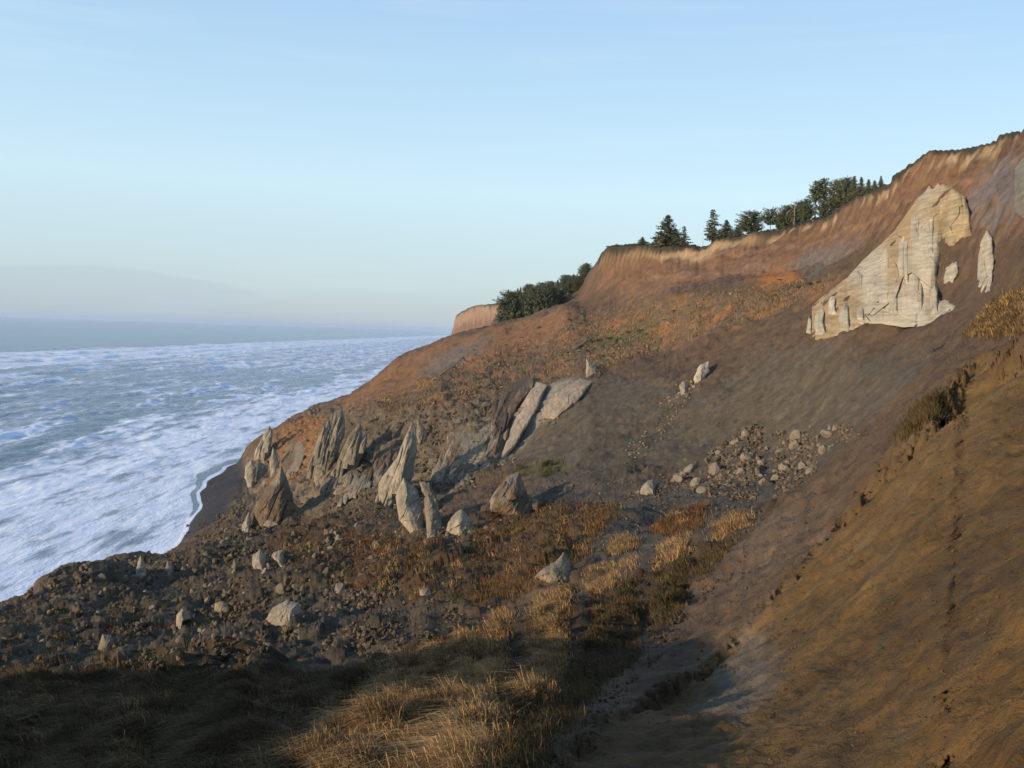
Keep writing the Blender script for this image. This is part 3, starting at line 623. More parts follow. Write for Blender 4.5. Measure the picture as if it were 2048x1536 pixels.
# ------------------------------------------------------------------ far headland
def headland():
    nx, ny = 260, 240
    x = np.linspace(-140, 420, nx)[:, None]; y = np.linspace(1380, 2200, ny)[None, :]
    X = x + 0 * y; Y = y + 0 * x
    # cliff edge: the plateau lies to the right of and beyond this line
    edge = np.interp(Y.ravel(), [1380, 1500, 1560, 1640, 1800, 2200], [260, 10, -62, -84, -86, -90]).reshape(Y.shape)
    s_ = X - edge + 7 * n2(Y / 30, X / 60) + 3 * n2(Y / 9, X / 20)
    k = np.interp(Y.ravel(), [1380, 1560, 1640, 2200], [.55, .6, 1.0, 1.0]).reshape(Y.shape)
    s2 = s_ * k
    zt = np.interp(X.ravel(), [-95, -60, 0, 100, 420], [84, 98, 104, 106, 107]).reshape(X.shape)
    zf = np.interp(s2.ravel(), [-40, -24, -14, -4, 0], [-12, 4, .45, .86, 1.0]).reshape(X.shape)
    Zz = np.where(s2 < -24, np.interp(s2, [-44, -24], [-12, 4]), np.where(s2 < 0, 4 + (zt - 4) * np.interp(s2, [-24, -10, -3, 0], [0, .55, .92, 1]), zt))
    Zz = Zz + fbm2(X / 20, Y / 20, 4) * 2.0 * sstep(-30, -5, s2) * sstep(8, -4, s2) + n2(X / 12, Y / 12) * .8
    lay_ = n2(Zz / 9 + .02 * X, Y * 0 + 3)[..., None]
    Cc = np.where((s2 > -1)[..., None], c_(.07, .065, .035), c_(.20, .115, .072) * (1 + .35 * lay_))
    Cc = np.where(((s2 > -6) & (s2 <= -1))[..., None], c_(.30, .19, .115), Cc) * (1 + .25 * fbm2(X / 18, Y / 8 + Zz / 8, 3))[..., None]
    Cc = Cc * np.array([.72, .80, .92])
    o = mesh('headland', np.stack([X, Y, Zz], -1), grid_faces(nx, ny)[:, ::-1], M_ground, smooth=True, col={'soil': np.clip(Cc, .01, .8).reshape(-1, 3)})
    tag(o, 'distant pinkish sandstone headland ending in a sheer cliff above the sea', kind='structure')
headland()

# ------------------------------------------------------------------ rocks
def in_poly(P, x, y):
    ins = np.zeros(len(x), bool); P = np.array(P, float)
    for i in range(len(P)):
        x1, y1 = P[i - 1]; x2, y2 = P[i]; ins ^= ((y1 > y) != (y2 > y)) & (x < (x2 - x1) * (y - y1) / (y2 - y1 + 1e-9) + x1)
    return ins
def sow(poly, n, seed, nthr=-9., ns=40.):
    w = np.random.default_rng(seed); P = np.array(poly, float); x = w.uniform(P[:, 0].min(), P[:, 0].max(), n * 4); y = w.uniform(P[:, 1].min(), P[:, 1].max(), n * 4)
    k = in_poly(poly, x, y); x, y = x[k][:n], y[k][:n]; Q, g = hit(x, y, Z); Q = Q[g]
    m = fbm2(Q[:, 0] / (Q[:, 1] * ns / F) , Q[:, 1] / (Q[:, 1] * 0 + np.maximum(Q[:, 1], 1) * ns / F * 2.2) , 3) > nthr
    return Q[m]
def star_resample(P, n, jag=0.0, seed=0):
    P = np.array(P, float); c = P.mean(0)
    # area centroid
    x, y = P[:, 0], P[:, 1]; x1, y1 = np.roll(x, -1), np.roll(y, -1); cr = x * y1 - x1 * y; a = cr.sum() / 2
    c = np.array([((x + x1) * cr).sum(), ((y + y1) * cr).sum()]) / (6 * a)
    L = np.concatenate([[0], np.cumsum(np.hypot(x1 - x, y1 - y))]); t = np.linspace(0, L[-1], n, endpoint=False)
    Q = np.stack([np.interp(t, L, np.append(x, x[0])), np.interp(t, L, np.append(y, y[0]))], 1)
    if jag:
        w = np.random.default_rng(seed); d = Q - c; l = np.hypot(*d.T)[:, None]
        ph = t / L[-1] * 2 * math.pi
        k = sum(w.normal() / f ** .8 * np.sin(f * ph + w.random() * 7) for f in range(5, 40, 2)) * .35
        Q = Q + d / l * (k * jag)[:, None]
    return Q, c
def crag(name, outline, m, tone, thick=.5, lean=.55, jag=2.8, n=150, rings=26, flute=0.35, rough=.25, seed=0, d=None, tilt=0.0, facet=.6, parent=None, back=.5, tone2=None, drape=False, lift=2.8, dip=.45, blk=.55, ribs=0.0):
    """a rock fin: outline taken off the photograph, stood at its real distance with real thickness and relief"""
    Q, c = star_resample(outline, n, jag, seed)
    w = np.random.default_rng(seed + 100)
    yb = Q[:, 1].max(); yt = Q[:, 1].min(); xb = Q[Q[:, 1] > yb - .25 * (yb - yt), 0].mean()
    if d is None:
        Pb, g = hit([xb, xb], [yb - 2, yb - 4], Z); d = Pb[0, 1] if g[0] else 300.
    Pt, g = hit([Q[Q[:, 1].argmin(), 0]], [yt + 4], Z)
    hm = (yb - yt) * d / F
    dd = min(max(Pt[0, 1] - d, 0) if g[0] else 0, 3.0 * hm) * lean
    if not drape:                                                       # the foot goes on down into the ground
        dn = np.clip((Q[:, 1] - (yb - .3 * (yb - yt))) / (.3 * (yb - yt)), 0, 1); Q = Q + np.stack([0 * dn, dn * .17 * (yb - yt)], 1)
    t = np.linspace(0, 1, rings) ** .9
    G = c + t[:, None, None] * (Q - c)                                   # rings x n x 2, pixels of the photo
    wid = np.ptp(Q[:, 0]) * d / F; th = thick * min(wid, hm)
    dep = d + dd * (yb - G[..., 1]) / (yb - yt) + .02 * hm
    if drape:                                                          # the rock lies in the slope: follow the slope's own shape
        gx_, gy_ = np.meshgrid(np.linspace(Q[:, 0].min(), Q[:, 0].max(), 40), np.linspace(yt, yb, 40)); Ph, gg = hit(gx_.ravel(), gy_.ravel(), Z0)
        D_ = np.where(gg, Ph[:, 1], np.nan).reshape(gx_.shape); D_ = np.where(np.isnan(D_), np.nanmax(D_), D_)
        for _ in range(6):
            E_ = np.pad(D_, 1, mode='edge'); D_ = (E_[:-2, 1:-1] + E_[2:, 1:-1] + E_[1:-1, :-2] + E_[1:-1, 2:] + 2 * D_) / 6
        fx_ = np.clip((G[..., 0] - gx_[0, 0]) / (gx_[0, 1] - gx_[0, 0]), 0, 38.99); fy_ = np.clip((G[..., 1] - gy_[0, 0]) / (gy_[1, 0] - gy_[0, 0]), 0, 38.99)
        i_, j_ = fy_.astype(int), fx_.astype(int); a_, b_ = fy_ - i_, fx_ - j_
        dep = D_[i_, j_] * (1 - a_) * (1 - b_) + D_[i_ + 1, j_] * a_ * (1 - b_) + D_[i_, j_ + 1] * (1 - a_) * b_ + D_[i_ + 1, j_ + 1] * a_ * b_
        d = float(np.nanmean(D_)); hm = (yb - yt) * d / F; th = thick * min(np.ptp(Q[:, 0]) * d / F, hm); down = np.clip((Q[:, 1] - c[1]) / (yb - c[1]), 0, 1)[None, :]; dep = dep + .4 + .5 * down * t[:, None] ** 3 - lift * (1 - t[:, None] ** (6 - 4 * down))
    un = (G[..., 0] - c[0]) / np.ptp(Q[:, 0]) * 2; vn = (G[..., 1] - c[1]) / (yb - yt) * 2
    # relief: lowest of a few tilted planes, falling to nothing at the rim
    f = np.full(un.shape, 9.0)
    for _ in range(7):
        a = w.uniform(-1.0, 1.0, 2); f = np.minimum(f, w.uniform(.75, 1.15) + a[0] * un + a[1] * vn * .6)
    edge = (1 - t[:, None] ** (9.0 if m is M_sand else 4.0))
    f = (facet * np.clip(f, .15, 1.3) + (1 - facet)) * edge ** .6 + tilt * un * edge
    Pf = at(G[..., 0], G[..., 1], dep - th * f); Pk = at(G[..., 0], G[..., 1], dep + th * back * edge ** .6 + .3)
    V = np.concatenate([Pf, Pk[:-1][::-1]], 0)
    fr = np.concatenate([edge ** .5 * np.ones((rings, n)), (edge ** .5 * np.ones((rings, n)))[:-1][::-1] * .6], 0)
    sc = max(hm / 10, .25)
    GG = np.concatenate([G, G[:-1][::-1]], 0)                            # the rock's own frame: across, through, up
    X, Zq = (GG[..., 0] - c[0]) * d / F / sc, -(GG[..., 1] - c[1]) * d / F / sc; Y = 0 * X + seed * 1.7; Y[rings:] += 5
    # flutes follow beds dipping to the left
    u = X - dip * Zq
    fl = -np.abs(n3(u / 1.7 + seed, Y / 2.5, Zq / 7)) * 1.5 - np.abs(n3(u / .7, Y / 1.2 + seed, Zq / 3.5)) * .6
    if ribs: fl = fl - ribs / flute * (np.abs(n3(u * 2.2, Y, Zq / 2.2)) + .6 * np.abs(n3(u / 5, Y + 3, Zq * 2.6)))
    dsp = (fl * flute + fbm3(X / 2, Y / 2, Zq / 2 + seed, 4) * rough) * sc * fr
    fl = fl - 1.0 * np.exp(-(n3(u / 2.4 + 5, Y / 3, Zq / 14 + seed) / .04) ** 2) - .35 * np.exp(-(n3(X / 9 + 15, Y / 3, (Zq + .3 * X) / 1.8 + seed) / .05) ** 2)
    dsp = (fl * flute + fbm3(X / 2, Y / 2, Zq / 2 + seed, 4) * rough + (blocks3(u / 2.4, Y / 2.4, Zq / 3.6 + seed) * .9 + blocks3(u / 1.1, Y / 1.1, Zq / 1.6 + seed) * .4) * blk) * sc * fr
    vy = -(V - CAM) / np.linalg.norm(V - CAM, axis=-1, keepdims=True)
    sg = np.concatenate([np.ones(rings), -np.ones(rings - 1)])[:, None, None]
    V = V + vy * sg * dsp[..., None]
    tn = np.array(tone) * (1 + .16 * fbm3(X / 3, Y / 3, Zq / 3 + 5, 3) + .14 * n3(X * 1.4, Y, Zq / 3 + 2))[..., None]
    if tone2 is not None:
        k = sstep(.1, .5, n3(u / 2.5, Y / 4, Zq / 6 + 9) + .15)[..., None]; tn = tn * (1 - k) + np.array(tone2) * k
    o = mesh(name, V.reshape(-1, 3), grid_faces(2 * rings - 1, n, wrap=True)[:, ::-1], m, smooth=False, parent=parent, col={'tone': np.clip(tn, .01, .9).reshape(-1, 3)})
    return o
GR = (.262, .226, .162); GR2 = (.185, .157, .110); BR = (.115, .082, .05)
fins = [
 ('tall pale slab standing highest at the seaward end of the spur', [(539,851),(546,864),(543,887),(538,917),(529,923),(521,905),(520,884),(529,864)], GR, {}),
 ('narrow pale fin just above the dark beach, leftmost of the low pair', [(501,920),(513,934),(508,969),(500,978),(489,955),(491,931)], GR, {}),
 ('broad stubby fin right beside the leftmost pale fin above the beach', [(517,923),(538,934),(526,964),(511,964)], GR2, {}),
 ('small leaning fin under the orange soil of the spur', [(546,893),(561,917),(555,943),(541,949),(539,923)], GR, {}),
 ('dark cone shaped pinnacle with wide skirts of clay above the beach', [(562,931),(573,955),(582,981),(587,1005),(611,1024),(605,1040),(520,1040),(505,1020),(529,981),(552,952)], BR, dict(thick=.7, flute=.5, tone2=GR2)),
 ('big fluted fin with a tall left peak below the brown crest', [(684,817),(690,841),(689,873),(680,890),(676,910),(664,943),(655,964),(634,964),(626,934),(623,917),(634,882),(649,852),(670,823)], GR2, dict(n=160, flute=.6, tone2=GR)),
 ('fluted fin with a ragged twin tip, right beside the big fluted fin', [(719,844),(725,858),(735,864),(734,887),(725,911),(716,929),(693,955),(674,954),(666,943),(680,903),(693,876),(711,855)], GR2, dict(n=160, flute=.6)),
 ('low ribbed rock at the foot of the twin tipped fin', [(737,946),(743,970),(722,987),(693,1005),(678,1011),(681,987),(705,958)], GR2, dict(flute=.7, drape=True, lift=3.0)),
 ('tallest sharp grey spire in the middle of the spur', [(825,842),(832,858),(834,905),(828,929),(829,952),(807,970),(787,993),(766,1002),(756,1008),(757,964),(775,940),(793,917),(804,888),(816,861)], GR, dict(n=180, flute=.6, tilt=-.25, thick=.6)),
 ('small dark tooth tucked behind the tip of the tallest spire', [(835,838),(851,858),(855,880),(840,895),(832,870)], GR2, {}),
 ('huge egg shaped boulder split by a long crack', [(807,955),(819,968),(834,978),(843,1004),(848,1034),(844,1064),(828,1060),(798,1037),(794,1016),(791,993),(798,973)], GR, dict(thick=.75, flute=.18, n=160, jag=1.0)),
 ('tall upright slab leaning against the right of the egg shaped boulder', [(855,984),(869,1003),(881,1031),(885,1054),(874,1065),(855,1063),(850,1031),(848,999)], GR2, dict(thick=.8, flute=.15)),
 ('dark spike rising behind the upright slab', [(838,962),(858,966),(872,990),(882,1020),(860,1010),(845,985)], GR2, dict(back=.8)),
 ('squat pyramid boulder right of the split egg shaped boulder', [(924,1018),(945,1040),(948,1066),(927,1071),(892,1059),(896,1046),(910,1025)], GR, dict(thick=.8, flute=.2)),
 ('small pointed block in front of the upright slab', [(863,1060),(872,1075),(869,1086),(854,1082),(854,1065)], GR, dict(flute=.1)),
 ('brown cone with a dark right face at the edge of the clay flat', [(1038,943),(1045,962),(1056,990),(1088,1006),(1040,1028),(972,1014),(988,985),(1014,953)], BR, dict(thick=.85, flute=.5, n=150, tilt=-.3, jag=3.5, tone2=GR2)),
 ('pale fluted slab right of the tallest spire', [(895,870),(916,876),(921,905),(898,946),(883,964),(880,943),(888,905)], GR, dict(flute=.5, thick=.35, drape=True, lift=3.0)),
 ('broad fluted slab below the brown bench, left of the black gully', [(927,880),(957,878),(955,917),(937,949),(913,952),(918,910)], GR2, dict(flute=.6, thick=.35, drape=True, lift=3.0)),
 ('short stump at the right end of the fluted slabs', [(968,872),(988,866),(985,905),(972,935),(952,938),(958,900)], GR2, dict(flute=.6, thick=.4, drape=True, lift=3.0)),
 ('ragged dark crag around the black gully', [(1027,764),(1050,752),(1069,757),(1063,780),(1043,806),(1030,832),(1014,858),(1000,878),(985,925),(965,933),(970,897),(978,858),(972,832),(981,806),(1001,787)], BR, dict(n=200, flute=.9, rough=.5, jag=5.5, thick=.5, tone2=(.07, .052, .036), drape=True, lift=3.0)),  # dark tones carry the shadow on the crag's right side
 ('long smooth pale slab sloping down beside the black gully', [(1073,764),(1095,770),(1076,819),(1056,852),(1030,894),(1004,922),(1001,910),(1014,871),(1030,832),(1046,796)], (.27,.23,.17), dict(thick=.2, flute=.12, n=160, drape=True)),
 ('smooth pale slab high in the left wall of the clay bowl', [(1160,757),(1186,764),(1154,806),(1108,839),(1086,836),(1082,819),(1112,787)], (.25,.21,.155), dict(thick=.12, flute=.12, drape=True)),
 ('small pale crag on the rim of the clay bowl', [(1172,716),(1190,728),(1196,748),(1172,750)], GR, {}),
 ('pale tooth of rock high in the clay bowl', [(1418,722),(1419,744),(1398,767),(1387,757),(1398,731)], (.40,.35,.26), dict(flute=.3)),
 ('round pale boulder stuck below the pale tooth in the bowl', [(1366,761),(1379,770),(1376,788),(1362,788),(1358,772)], GR, dict(thick=.8)),
 ('large rounded double boulder low in the rubble near the middle', [(575,1200),(598,1206),(603,1226),(592,1250),(572,1252),(545,1245),(532,1238),(545,1215)], GR, dict(thick=.8, flute=.25, n=150)),
 ('bright split boulder with a dark right side in the left rubble', [(365,1216),(378,1224),(382,1238),(366,1245),(360,1259),(352,1254),(353,1230)], (.25,.21,.145), dict(thick=.9)),
 ('pale upright boulder on the seaward edge of the rubble', [(281,1110),(291,1130),(293,1148),(284,1155),(270,1153),(274,1130)], GR, dict(thick=.7)),
 ('upright shard beside a dark hollow on the seaward edge', [(336,1120),(348,1134),(344,1150),(332,1154),(329,1138)], GR2, dict(thick=.7)),
 ('flat topped pale block under the dark cone pinnacle', [(530,1036),(556,1036),(559,1050),(540,1054),(526,1051)], (.25,.21,.15), dict(thick=.9, flute=.1)),
 ('hooked grey shard above the wave washed toe', [(498,1022),(503,1040),(498,1062),(482,1068),(484,1050),(492,1036)], GR, dict(thick=.7)),
 ('low tan block with a flat face in the left rubble', [(430,1206),(446,1202),(461,1216),(457,1224),(428,1224)], (.24,.19,.12), dict(thick=.9, flute=.1)),
 ('big angular boulder at the top of the middle rubble', [(520,1100),(532,1112),(530,1130),(538,1140),(515,1143),(504,1130),(505,1110)], GR, dict(thick=.8)),
 ('jagged boulder right of the big angular boulder', [(566,1099),(568,1118),(566,1134),(552,1122),(542,1112),(548,1104)], GR, dict(thick=.8)),
 ('thin upright shard left of the big angular boulder', [(470,1118),(475,1128),(470,1150),(462,1154),(464,1132)], GR2, dict(thick=.8)),
 ('buried wedge of pale clay with a dark right face in the brown scrub', [(1128,1104),(1144,1130),(1140,1158),(1100,1160),(1070,1150),(1088,1136),(1112,1122)], GR2, dict(thick=.7, flute=.15, tilt=-.3)),
 ('flat pale stone in the shaded hollow', [(838,1178),(858,1176),(866,1190),(856,1198),(840,1194)], (.26,.21,.14), dict(thick=.8, flute=.1)),
 ('lone grey boulder cleft down the middle on the clay flat', [(1296,961),(1306,958),(1313,972),(1310,987),(1292,988),(1280,984),(1284,972)], GR, dict(thick=.9)),
 ('grey boulder in the rubble right of the dark middle hollow', [(672,1166),(688,1166),(692,1184),(680,1190),(668,1186)], GR2, dict(thick=.8)),
 ('tawny boulder near the shaded slope at far left', [(205,1268),(222,1270),(230,1290),(214,1304),(196,1296)], GR2, dict(thick=.8)),
 ('ribbed grey rock body between the fluted slabs and the black gully', [(900,862),(960,850),(1008,806),(1020,870),(990,935),(935,962),(885,968),(872,925)], GR2, dict(n=200, rings=50, flute=.6, thick=.3, drape=True, lift=2.6, tone2=BR)),
 ('ribbed brown rock between the twin tipped fin and the tallest spire', [(752,905),(785,890),(800,900),(790,935),(765,968),(745,985),(738,945)], BR, dict(n=120, flute=.6, thick=.3, drape=True, lift=2.4, tone2=GR2)),
 ('ribbed rock filling the ground below the big fluted fin', [(632,930),(668,940),(705,930),(725,950),(700,985),(668,990),(640,968)], GR2, dict(n=140, flute=.7, thick=.3, drape=True, lift=2.4, tone2=BR)),
 ('ribbed rock on the orange soil left of the big fluted fin', [(575,880),(600,872),(612,900),(600,940),(575,955),(562,925)], BR, dict(n=100, flute=.6, thick=.3, drape=True, lift=1.8, tone2=GR2)),
 ('lone shard in deep shade at lower left', [(144,1330),(151,1345),(148,1362),(134,1364),(136,1345)], GR2, dict(thick=.8)),
]
def span(ol, x):
    P = np.array(ol, float); ys = []
    for a_, b_ in zip(P, np.roll(P, -1, 0)):
        if (a_[0] > x) != (b_[0] > x): ys.append(a_[1] + (x - a_[0]) / (b_[0] - a_[0]) * (b_[1] - a_[1]))
    return (min(ys), max(ys)) if len(ys) > 1 else None
def shards(parent, ol, tone, k, seed, drape):
    """the fin breaks into upright splinters along its beds"""
    w = np.random.default_rng(seed + 900); P = np.array(ol, float); x0, x1 = P[:, 0].min(), P[:, 0].max(); hh = np.ptp(P[:, 1])
    Pb, g = hit([(x0 + x1) / 2], [P[:, 1].max() - 2], Z); d0 = Pb[0, 1] if g[0] else 300.
    for q in range(k):
        x = x0 + (x1 - x0) * (q + .5 + w.uniform(-.3, .3)) / k; sp = span(ol, x)
        if not sp or sp[1] - sp[0] < 8: continue
        yt_ = sp[0] + w.uniform(-.06, .35) * (sp[1] - sp[0]); yb_ = min(sp[1] + 6, yt_ + hh * w.uniform(.4, .75)); L = yb_ - yt_; wd = (x1 - x0) / k * w.uniform(.7, 1.25); ln = -.28 * L
        poly = [(x + 1, yt_), (x + wd * .35, yt_ + L * .2), (x + wd * .6 + ln * .5, yt_ + L * .6), (x + wd * .5 + ln, yb_), (x - wd * .5 + ln, yb_), (x - wd * .55 + ln * .45, yt_ + L * .55), (x - wd * .2, yt_ + L * .18)]
        tn = np.array(tone) * w.uniform(.8, 1.2)
        if drape: o = crag('shard', poly, M_rock, tn, thick=.5, n=44, rings=10, jag=1.2, seed=seed + q, drape=True, lift=3.6 + w.uniform(0, 1.2), flute=.3)
        else:
            hm_ = L * d0 / F; o = crag('shard', poly, M_rock, tn, thick=.6, n=44, rings=10, jag=1.2, seed=seed + q, d=d0 - w.uniform(.05, .22) * hm_, lean=.5, flute=.3)
        o.parent = parent
SPLIT = {'big fluted fin with a tall': 7, 'fluted fin with a ragged twin': 7, 'tallest sharp grey spire': 7, 'broad fluted slab below': 6, 'pale fluted slab right of': 4, 'ribbed grey rock body': 10, 'ribbed rock filling': 7, 'ribbed brown rock between': 5, 'short stump at': 4, 'ragged dark crag': 9, 'low ribbed rock at': 6, 'dark cone shaped': 4, 'brown cone with': 5, 'tall pale slab standing': 2}
for i, (lab, ol, tone, kw) in enumerate(fins):
    kw = dict(kw); o = crag('rock_pinnacle' if 'boulder' not in lab and 'block' not in lab and 'stone' not in lab else 'boulder', ol, M_rock, tone, seed=i * 3 + 1, **kw)
    for key_, k_ in SPLIT.items():
        if lab.startswith(key_): shards(o, ol, tone, k_, i * 40, kw.get('drape', False))
    tag(o, lab, 'rock' if o.name.startswith('rock') else 'boulder', 'rock pinnacles and large boulders of the landslip')
# the big pale sandstone outcrop
oc = empty('sandstone_outcrop', at(1760, 665, 186).tolist())
tag(oc, 'large pale tan sandstone outcrop with ribbed face on the upper slope', 'rock outcrop')
SA = (.36, .32, .235); SB = (.33, .255, .14)
def child(o, lab=None):
    o.parent = oc; o.matrix_parent_inverse = mathutils.Matrix.Translation(-mathutils.Vector(oc.location))
    if lab: o['label'] = lab
child(crag('rock_face', [(1838,393),(1850,384),(1858,371),(1866,378),(1876,366),(1886,374),(1889,400),(1888,440),(1884,490),(1874,550),(1880,600),(1900,612),(1902,645),(1865,650),(1810,655),(1770,650),(1735,648),(1705,662),(1680,672),(1630,683),(1623,672),(1624,612),(1640,597),(1675,570),(1697,553),(1725,520),(1760,490),(1790,460),(1815,425)],
      M_sand, SA, dip=0.0, thick=.14, lean=1.0, jag=4.5, n=560, rings=170, flute=.30, rough=.20, lift=2.0, blk=.30, ribs=.30, tone2=(.30, .22, .12), seed=5, facet=.5, drape=True), 'broad main face')
FACE = [(1835,395),(1860,383),(1882,398),(1888,440),(1884,490),(1874,550),(1880,600),(1900,612),(1902,645),(1865,650),(1810,655),(1770,650),(1735,648),(1705,662),(1680,672),(1630,683),(1623,672),(1624,612),(1640,597),(1675,570),(1697,553),(1725,520),(1760,490),(1790,460),(1815,425)]
w = np.random.default_rng(31)
for k_, (x_, f0, f1, wd) in enumerate([(1640,.12,.95,17),(1664,.05,.6,15),(1688,.35,.97,17),(1716,.04,.5,18),(1742,.10,.85,17),(1768,.03,.55,20),(1786,.50,.97,19),(1806,.05,.75,20),(1830,.02,.45,19),(1834,.55,.97,20),(1858,.03,.62,18),(1868,.66,.98,15),(1720,.6,.97,14)]):
    a_, b_ = span(FACE, x_); H_ = b_ - a_; t_, u_ = a_ + f0 * H_ + 3, a_ + f1 * H_ - 2; L_ = u_ - t_
    pl = [(x_ + w.uniform(-2, 6), t_), (x_ + wd * .6, t_ + .15 * L_), (x_ + wd * w.uniform(.4, .7), t_ + .5 * L_), (x_ + wd * .75, u_ - .1 * L_), (x_ + wd * .2, u_), (x_ - wd * .6, u_ - .05 * L_), (x_ - wd * w.uniform(.5, .8), t_ + .55 * L_), (x_ - wd * .5, t_ + .2 * L_)]
    child(crag('rib', pl, M_sand, np.array(SA) * w.uniform(.9, 1.08), thick=.25, n=110, rings=22, jag=1.5, seed=60 + k_, drape=True, lift=4.3 + w.uniform(0, 1.0), flute=.35, dip=0.0, blk=.5, ribs=.2))
child(crag('shoulder', [(1874,392),(1884,366),(1894,372),(1903,365),(1914,380),(1930,394),(1940,430),(1945,470),(1938,482),(1922,482),(1912,494),(1888,494),(1878,450)], M_sand, SB, dip=0.0, thick=.3, lean=1.0, n=200, rings=60, flute=.5, seed=8, jag=3.5, tone2=(.17, .11, .055), drape=True), 'yellowish upper shoulder')
child(crag('buttress', [(1890,535),(1915,518),(1920,545),(1905,572),(1884,570)], M_sand, SA, dip=0.0, thick=.3, n=80, lean=.8, seed=9, drape=True), 'small patch of bare rock in the brown soil')
child(crag('buttress', [(1868,606),(1895,598),(1912,612),(1908,640),(1880,650),(1862,640)], M_sand, SA, dip=0.0, thick=.3, n=80, lean=.8, seed=10, drape=True), 'crumbling lower right toe')
child(crag('sliver', [(1618,630),(1624,640),(1622,670),(1612,665)], M_sand, SA, dip=0.0, thick=.5, n=60, seed=12, drape=True), 'thin sliver split from the left end')
fin = crag('sandstone_fin', [(1973,456),(1985,475),(1989,520),(1984,560),(1980,582),(1962,592),(1953,570),(1956,520),(1960,480)], M_sand, SA, dip=0.0, thick=.5, lean=.9, n=140, rings=50, flute=.25, seed=14, drape=True)
tag(fin, 'narrow upright sandstone fin right of the big pale outcrop', 'rock outcrop')
fin = crag('sandstone_fin', [(2030,335),(2060,300),(2075,380),(2050,440),(2028,420)], M_sand, (.17,.155,.125), dip=0.0, thick=.4, lean=.9, n=100, seed=15, drape=True)
tag(fin, 'grey sandstone face cut by the right edge of the view below the clifftop', 'rock outcrop')
print('crags', round(time.time() - T0, 1))

# loose boulders: every one its own object, sharing a few shapes
def boulder_mesh(seed, sub=3):
    w = np.random.default_rng(seed)
    nu, nv = 26, 15
    th = np.linspace(0, 2 * math.pi, nu, endpoint=False)[None, :]; ph = np.linspace(.02, math.pi - .02, nv)[:, None]
    D = np.stack([np.cos(th) * np.sin(ph), np.sin(th) * np.sin(ph), np.cos(ph) + 0 * th], -1)
    r = np.full(D.shape[:2], 1.25)
    for _ in range(13):
        nrm = w.normal(size=3); nrm /= np.linalg.norm(nrm); q = D @ nrm
        r = np.minimum(r, np.where(q > .08, w.uniform(.62, .95) / np.maximum(q, .08), 9))
    V = D * r[..., None] * np.array([w.uniform(.8, 1.2), w.uniform(.8, 1.2), w.uniform(.7, 1.15)])
    V = V * (1 + .05 * fbm3(V[..., 0] * 2.5 + seed, V[..., 1] * 2.5, V[..., 2] * 2.5, 3))[..., None]
    tn = np.array((.172, .150, .116)) * (1 + .2 * fbm3(V[..., 0], V[..., 1] + seed, V[..., 2], 2))[..., None]
    me_o = mesh('boulder', V.reshape(-1, 3), grid_faces(nv, nu, wrap=True), M_boulder, smooth=False, col={'tone': tn.reshape(-1, 3)})
    me = me_o.data; bpy.data.objects.remove(me_o); return me
BM = [boulder_mesh(50 + i) for i in range(9)]
BM2 = []
for b in BM:
    b2 = b.copy(); a_ = np.zeros(len(b2.vertices) * 4, np.float32); b2.attributes['tone'].data.foreach_get('color', a_); a_ *= .72; b2.attributes['tone'].data.foreach_set('color', a_); BM2.append(b2)
def drop(px, py, spx, lab, grp, tall=1.0, dark=False):   # the lens reads the spot, the stone then sits on the ground there
    P, g = hit([px], [py], Z)
    if not g[0]: return
    d = P[0, 1]; r = spx * d / F * .5
    o = bpy.data.objects.new('boulder', random.choice(BM2 if dark else BM)); link(o)
    o.location = (P[0, 0], P[0, 1], P[0, 2] + r * .25)
    o.rotation_euler = (random.uniform(-.5, .5), random.uniform(-.5, .5), random.uniform(0, 6.28)); o.scale = (r, r, r * tall)
    tag(o, lab, 'boulder', grp)
big_right = [(1492,872,22),(1470,888,16),(1438,908,16),(1594,878,22),(1588,896,20),(1560,905,14),(1430,945,26),(1378,942,22),(1392,972,20),(1360,962,24),(1366,950,16),(1404,985,18),(1530,970,26),(1498,920,22),(1520,928,16),(1565,938,22),(1655,870,22),(1672,858,18),(1645,905,18),(1606,935,16),(1620,945,14),(1462,925,16),(1480,946,14),(1550,960,20)]
ORD = 'first second third fourth fifth sixth seventh eighth ninth tenth eleventh twelfth thirteenth fourteenth fifteenth sixteenth seventeenth eighteenth nineteenth twentieth'.split()
ORD += ['twenty-' + q for q in ORD[:9]]
for i_, p_ in enumerate(sorted(big_right)):
    drop(p_[0], p_[1], p_[2] * 1.1, 'large angular boulder below the clay bowl, %s from the left of its group' % ORD[i_], 'large boulders below the clay bowl')
w = np.random.default_rng(21)
for _ in range(85):
    t = w.random(); px = 1345 + 340 * t + w.normal() * 20; py = 962 - 80 * t + w.normal() * 24
    if px > 1700 - (py - 850) * .75: continue
    drop(px, py, w.uniform(5, 12), 'small grey stone scattered through the rubble field below the clay bowl', 'small stones below the clay bowl', dark=w.random() < .6)
for _ in range(75):
    px = w.uniform(60, 720); py = w.uniform(1120 + max(0, (300 - px)) * .35, 1310)
    drop(px, py, w.uniform(7, 18), 'angular grey block lying in the broken ground of the left landslip', 'blocks of the left landslip', tall=w.uniform(.9, 1.5), dark=w.random() < .7)
for _ in range(40):
    px = w.uniform(440, 760); py = w.uniform(1050, 1120)
    drop(px, py, w.uniform(6, 14), 'grey block at the foot of the rock pinnacles', 'blocks below the pinnacles', tall=w.uniform(.9, 1.5), dark=w.random() < .6)
for _ in range(34):
    px, py = [(670, 985), (860, 905), (1000, 1060), (990, 1070), (370, 1060), (620,1030)][_ % 6]; drop(px + w.normal() * 20, py + w.normal() * 18, w.uniform(4, 9), 'small rubble stone heaped between the pinnacles', 'rubble stones between the pinnacles', dark=w.random() < .5)
for _ in range(26):
    t = w.random(); drop(1380 - 120 * t + w.normal() * 12, 790 + 130 * t + w.normal() * 14, w.uniform(3, 6), 'small pale stone rolled down the clay slope of the bowl', 'pale stones on the bowl slope')
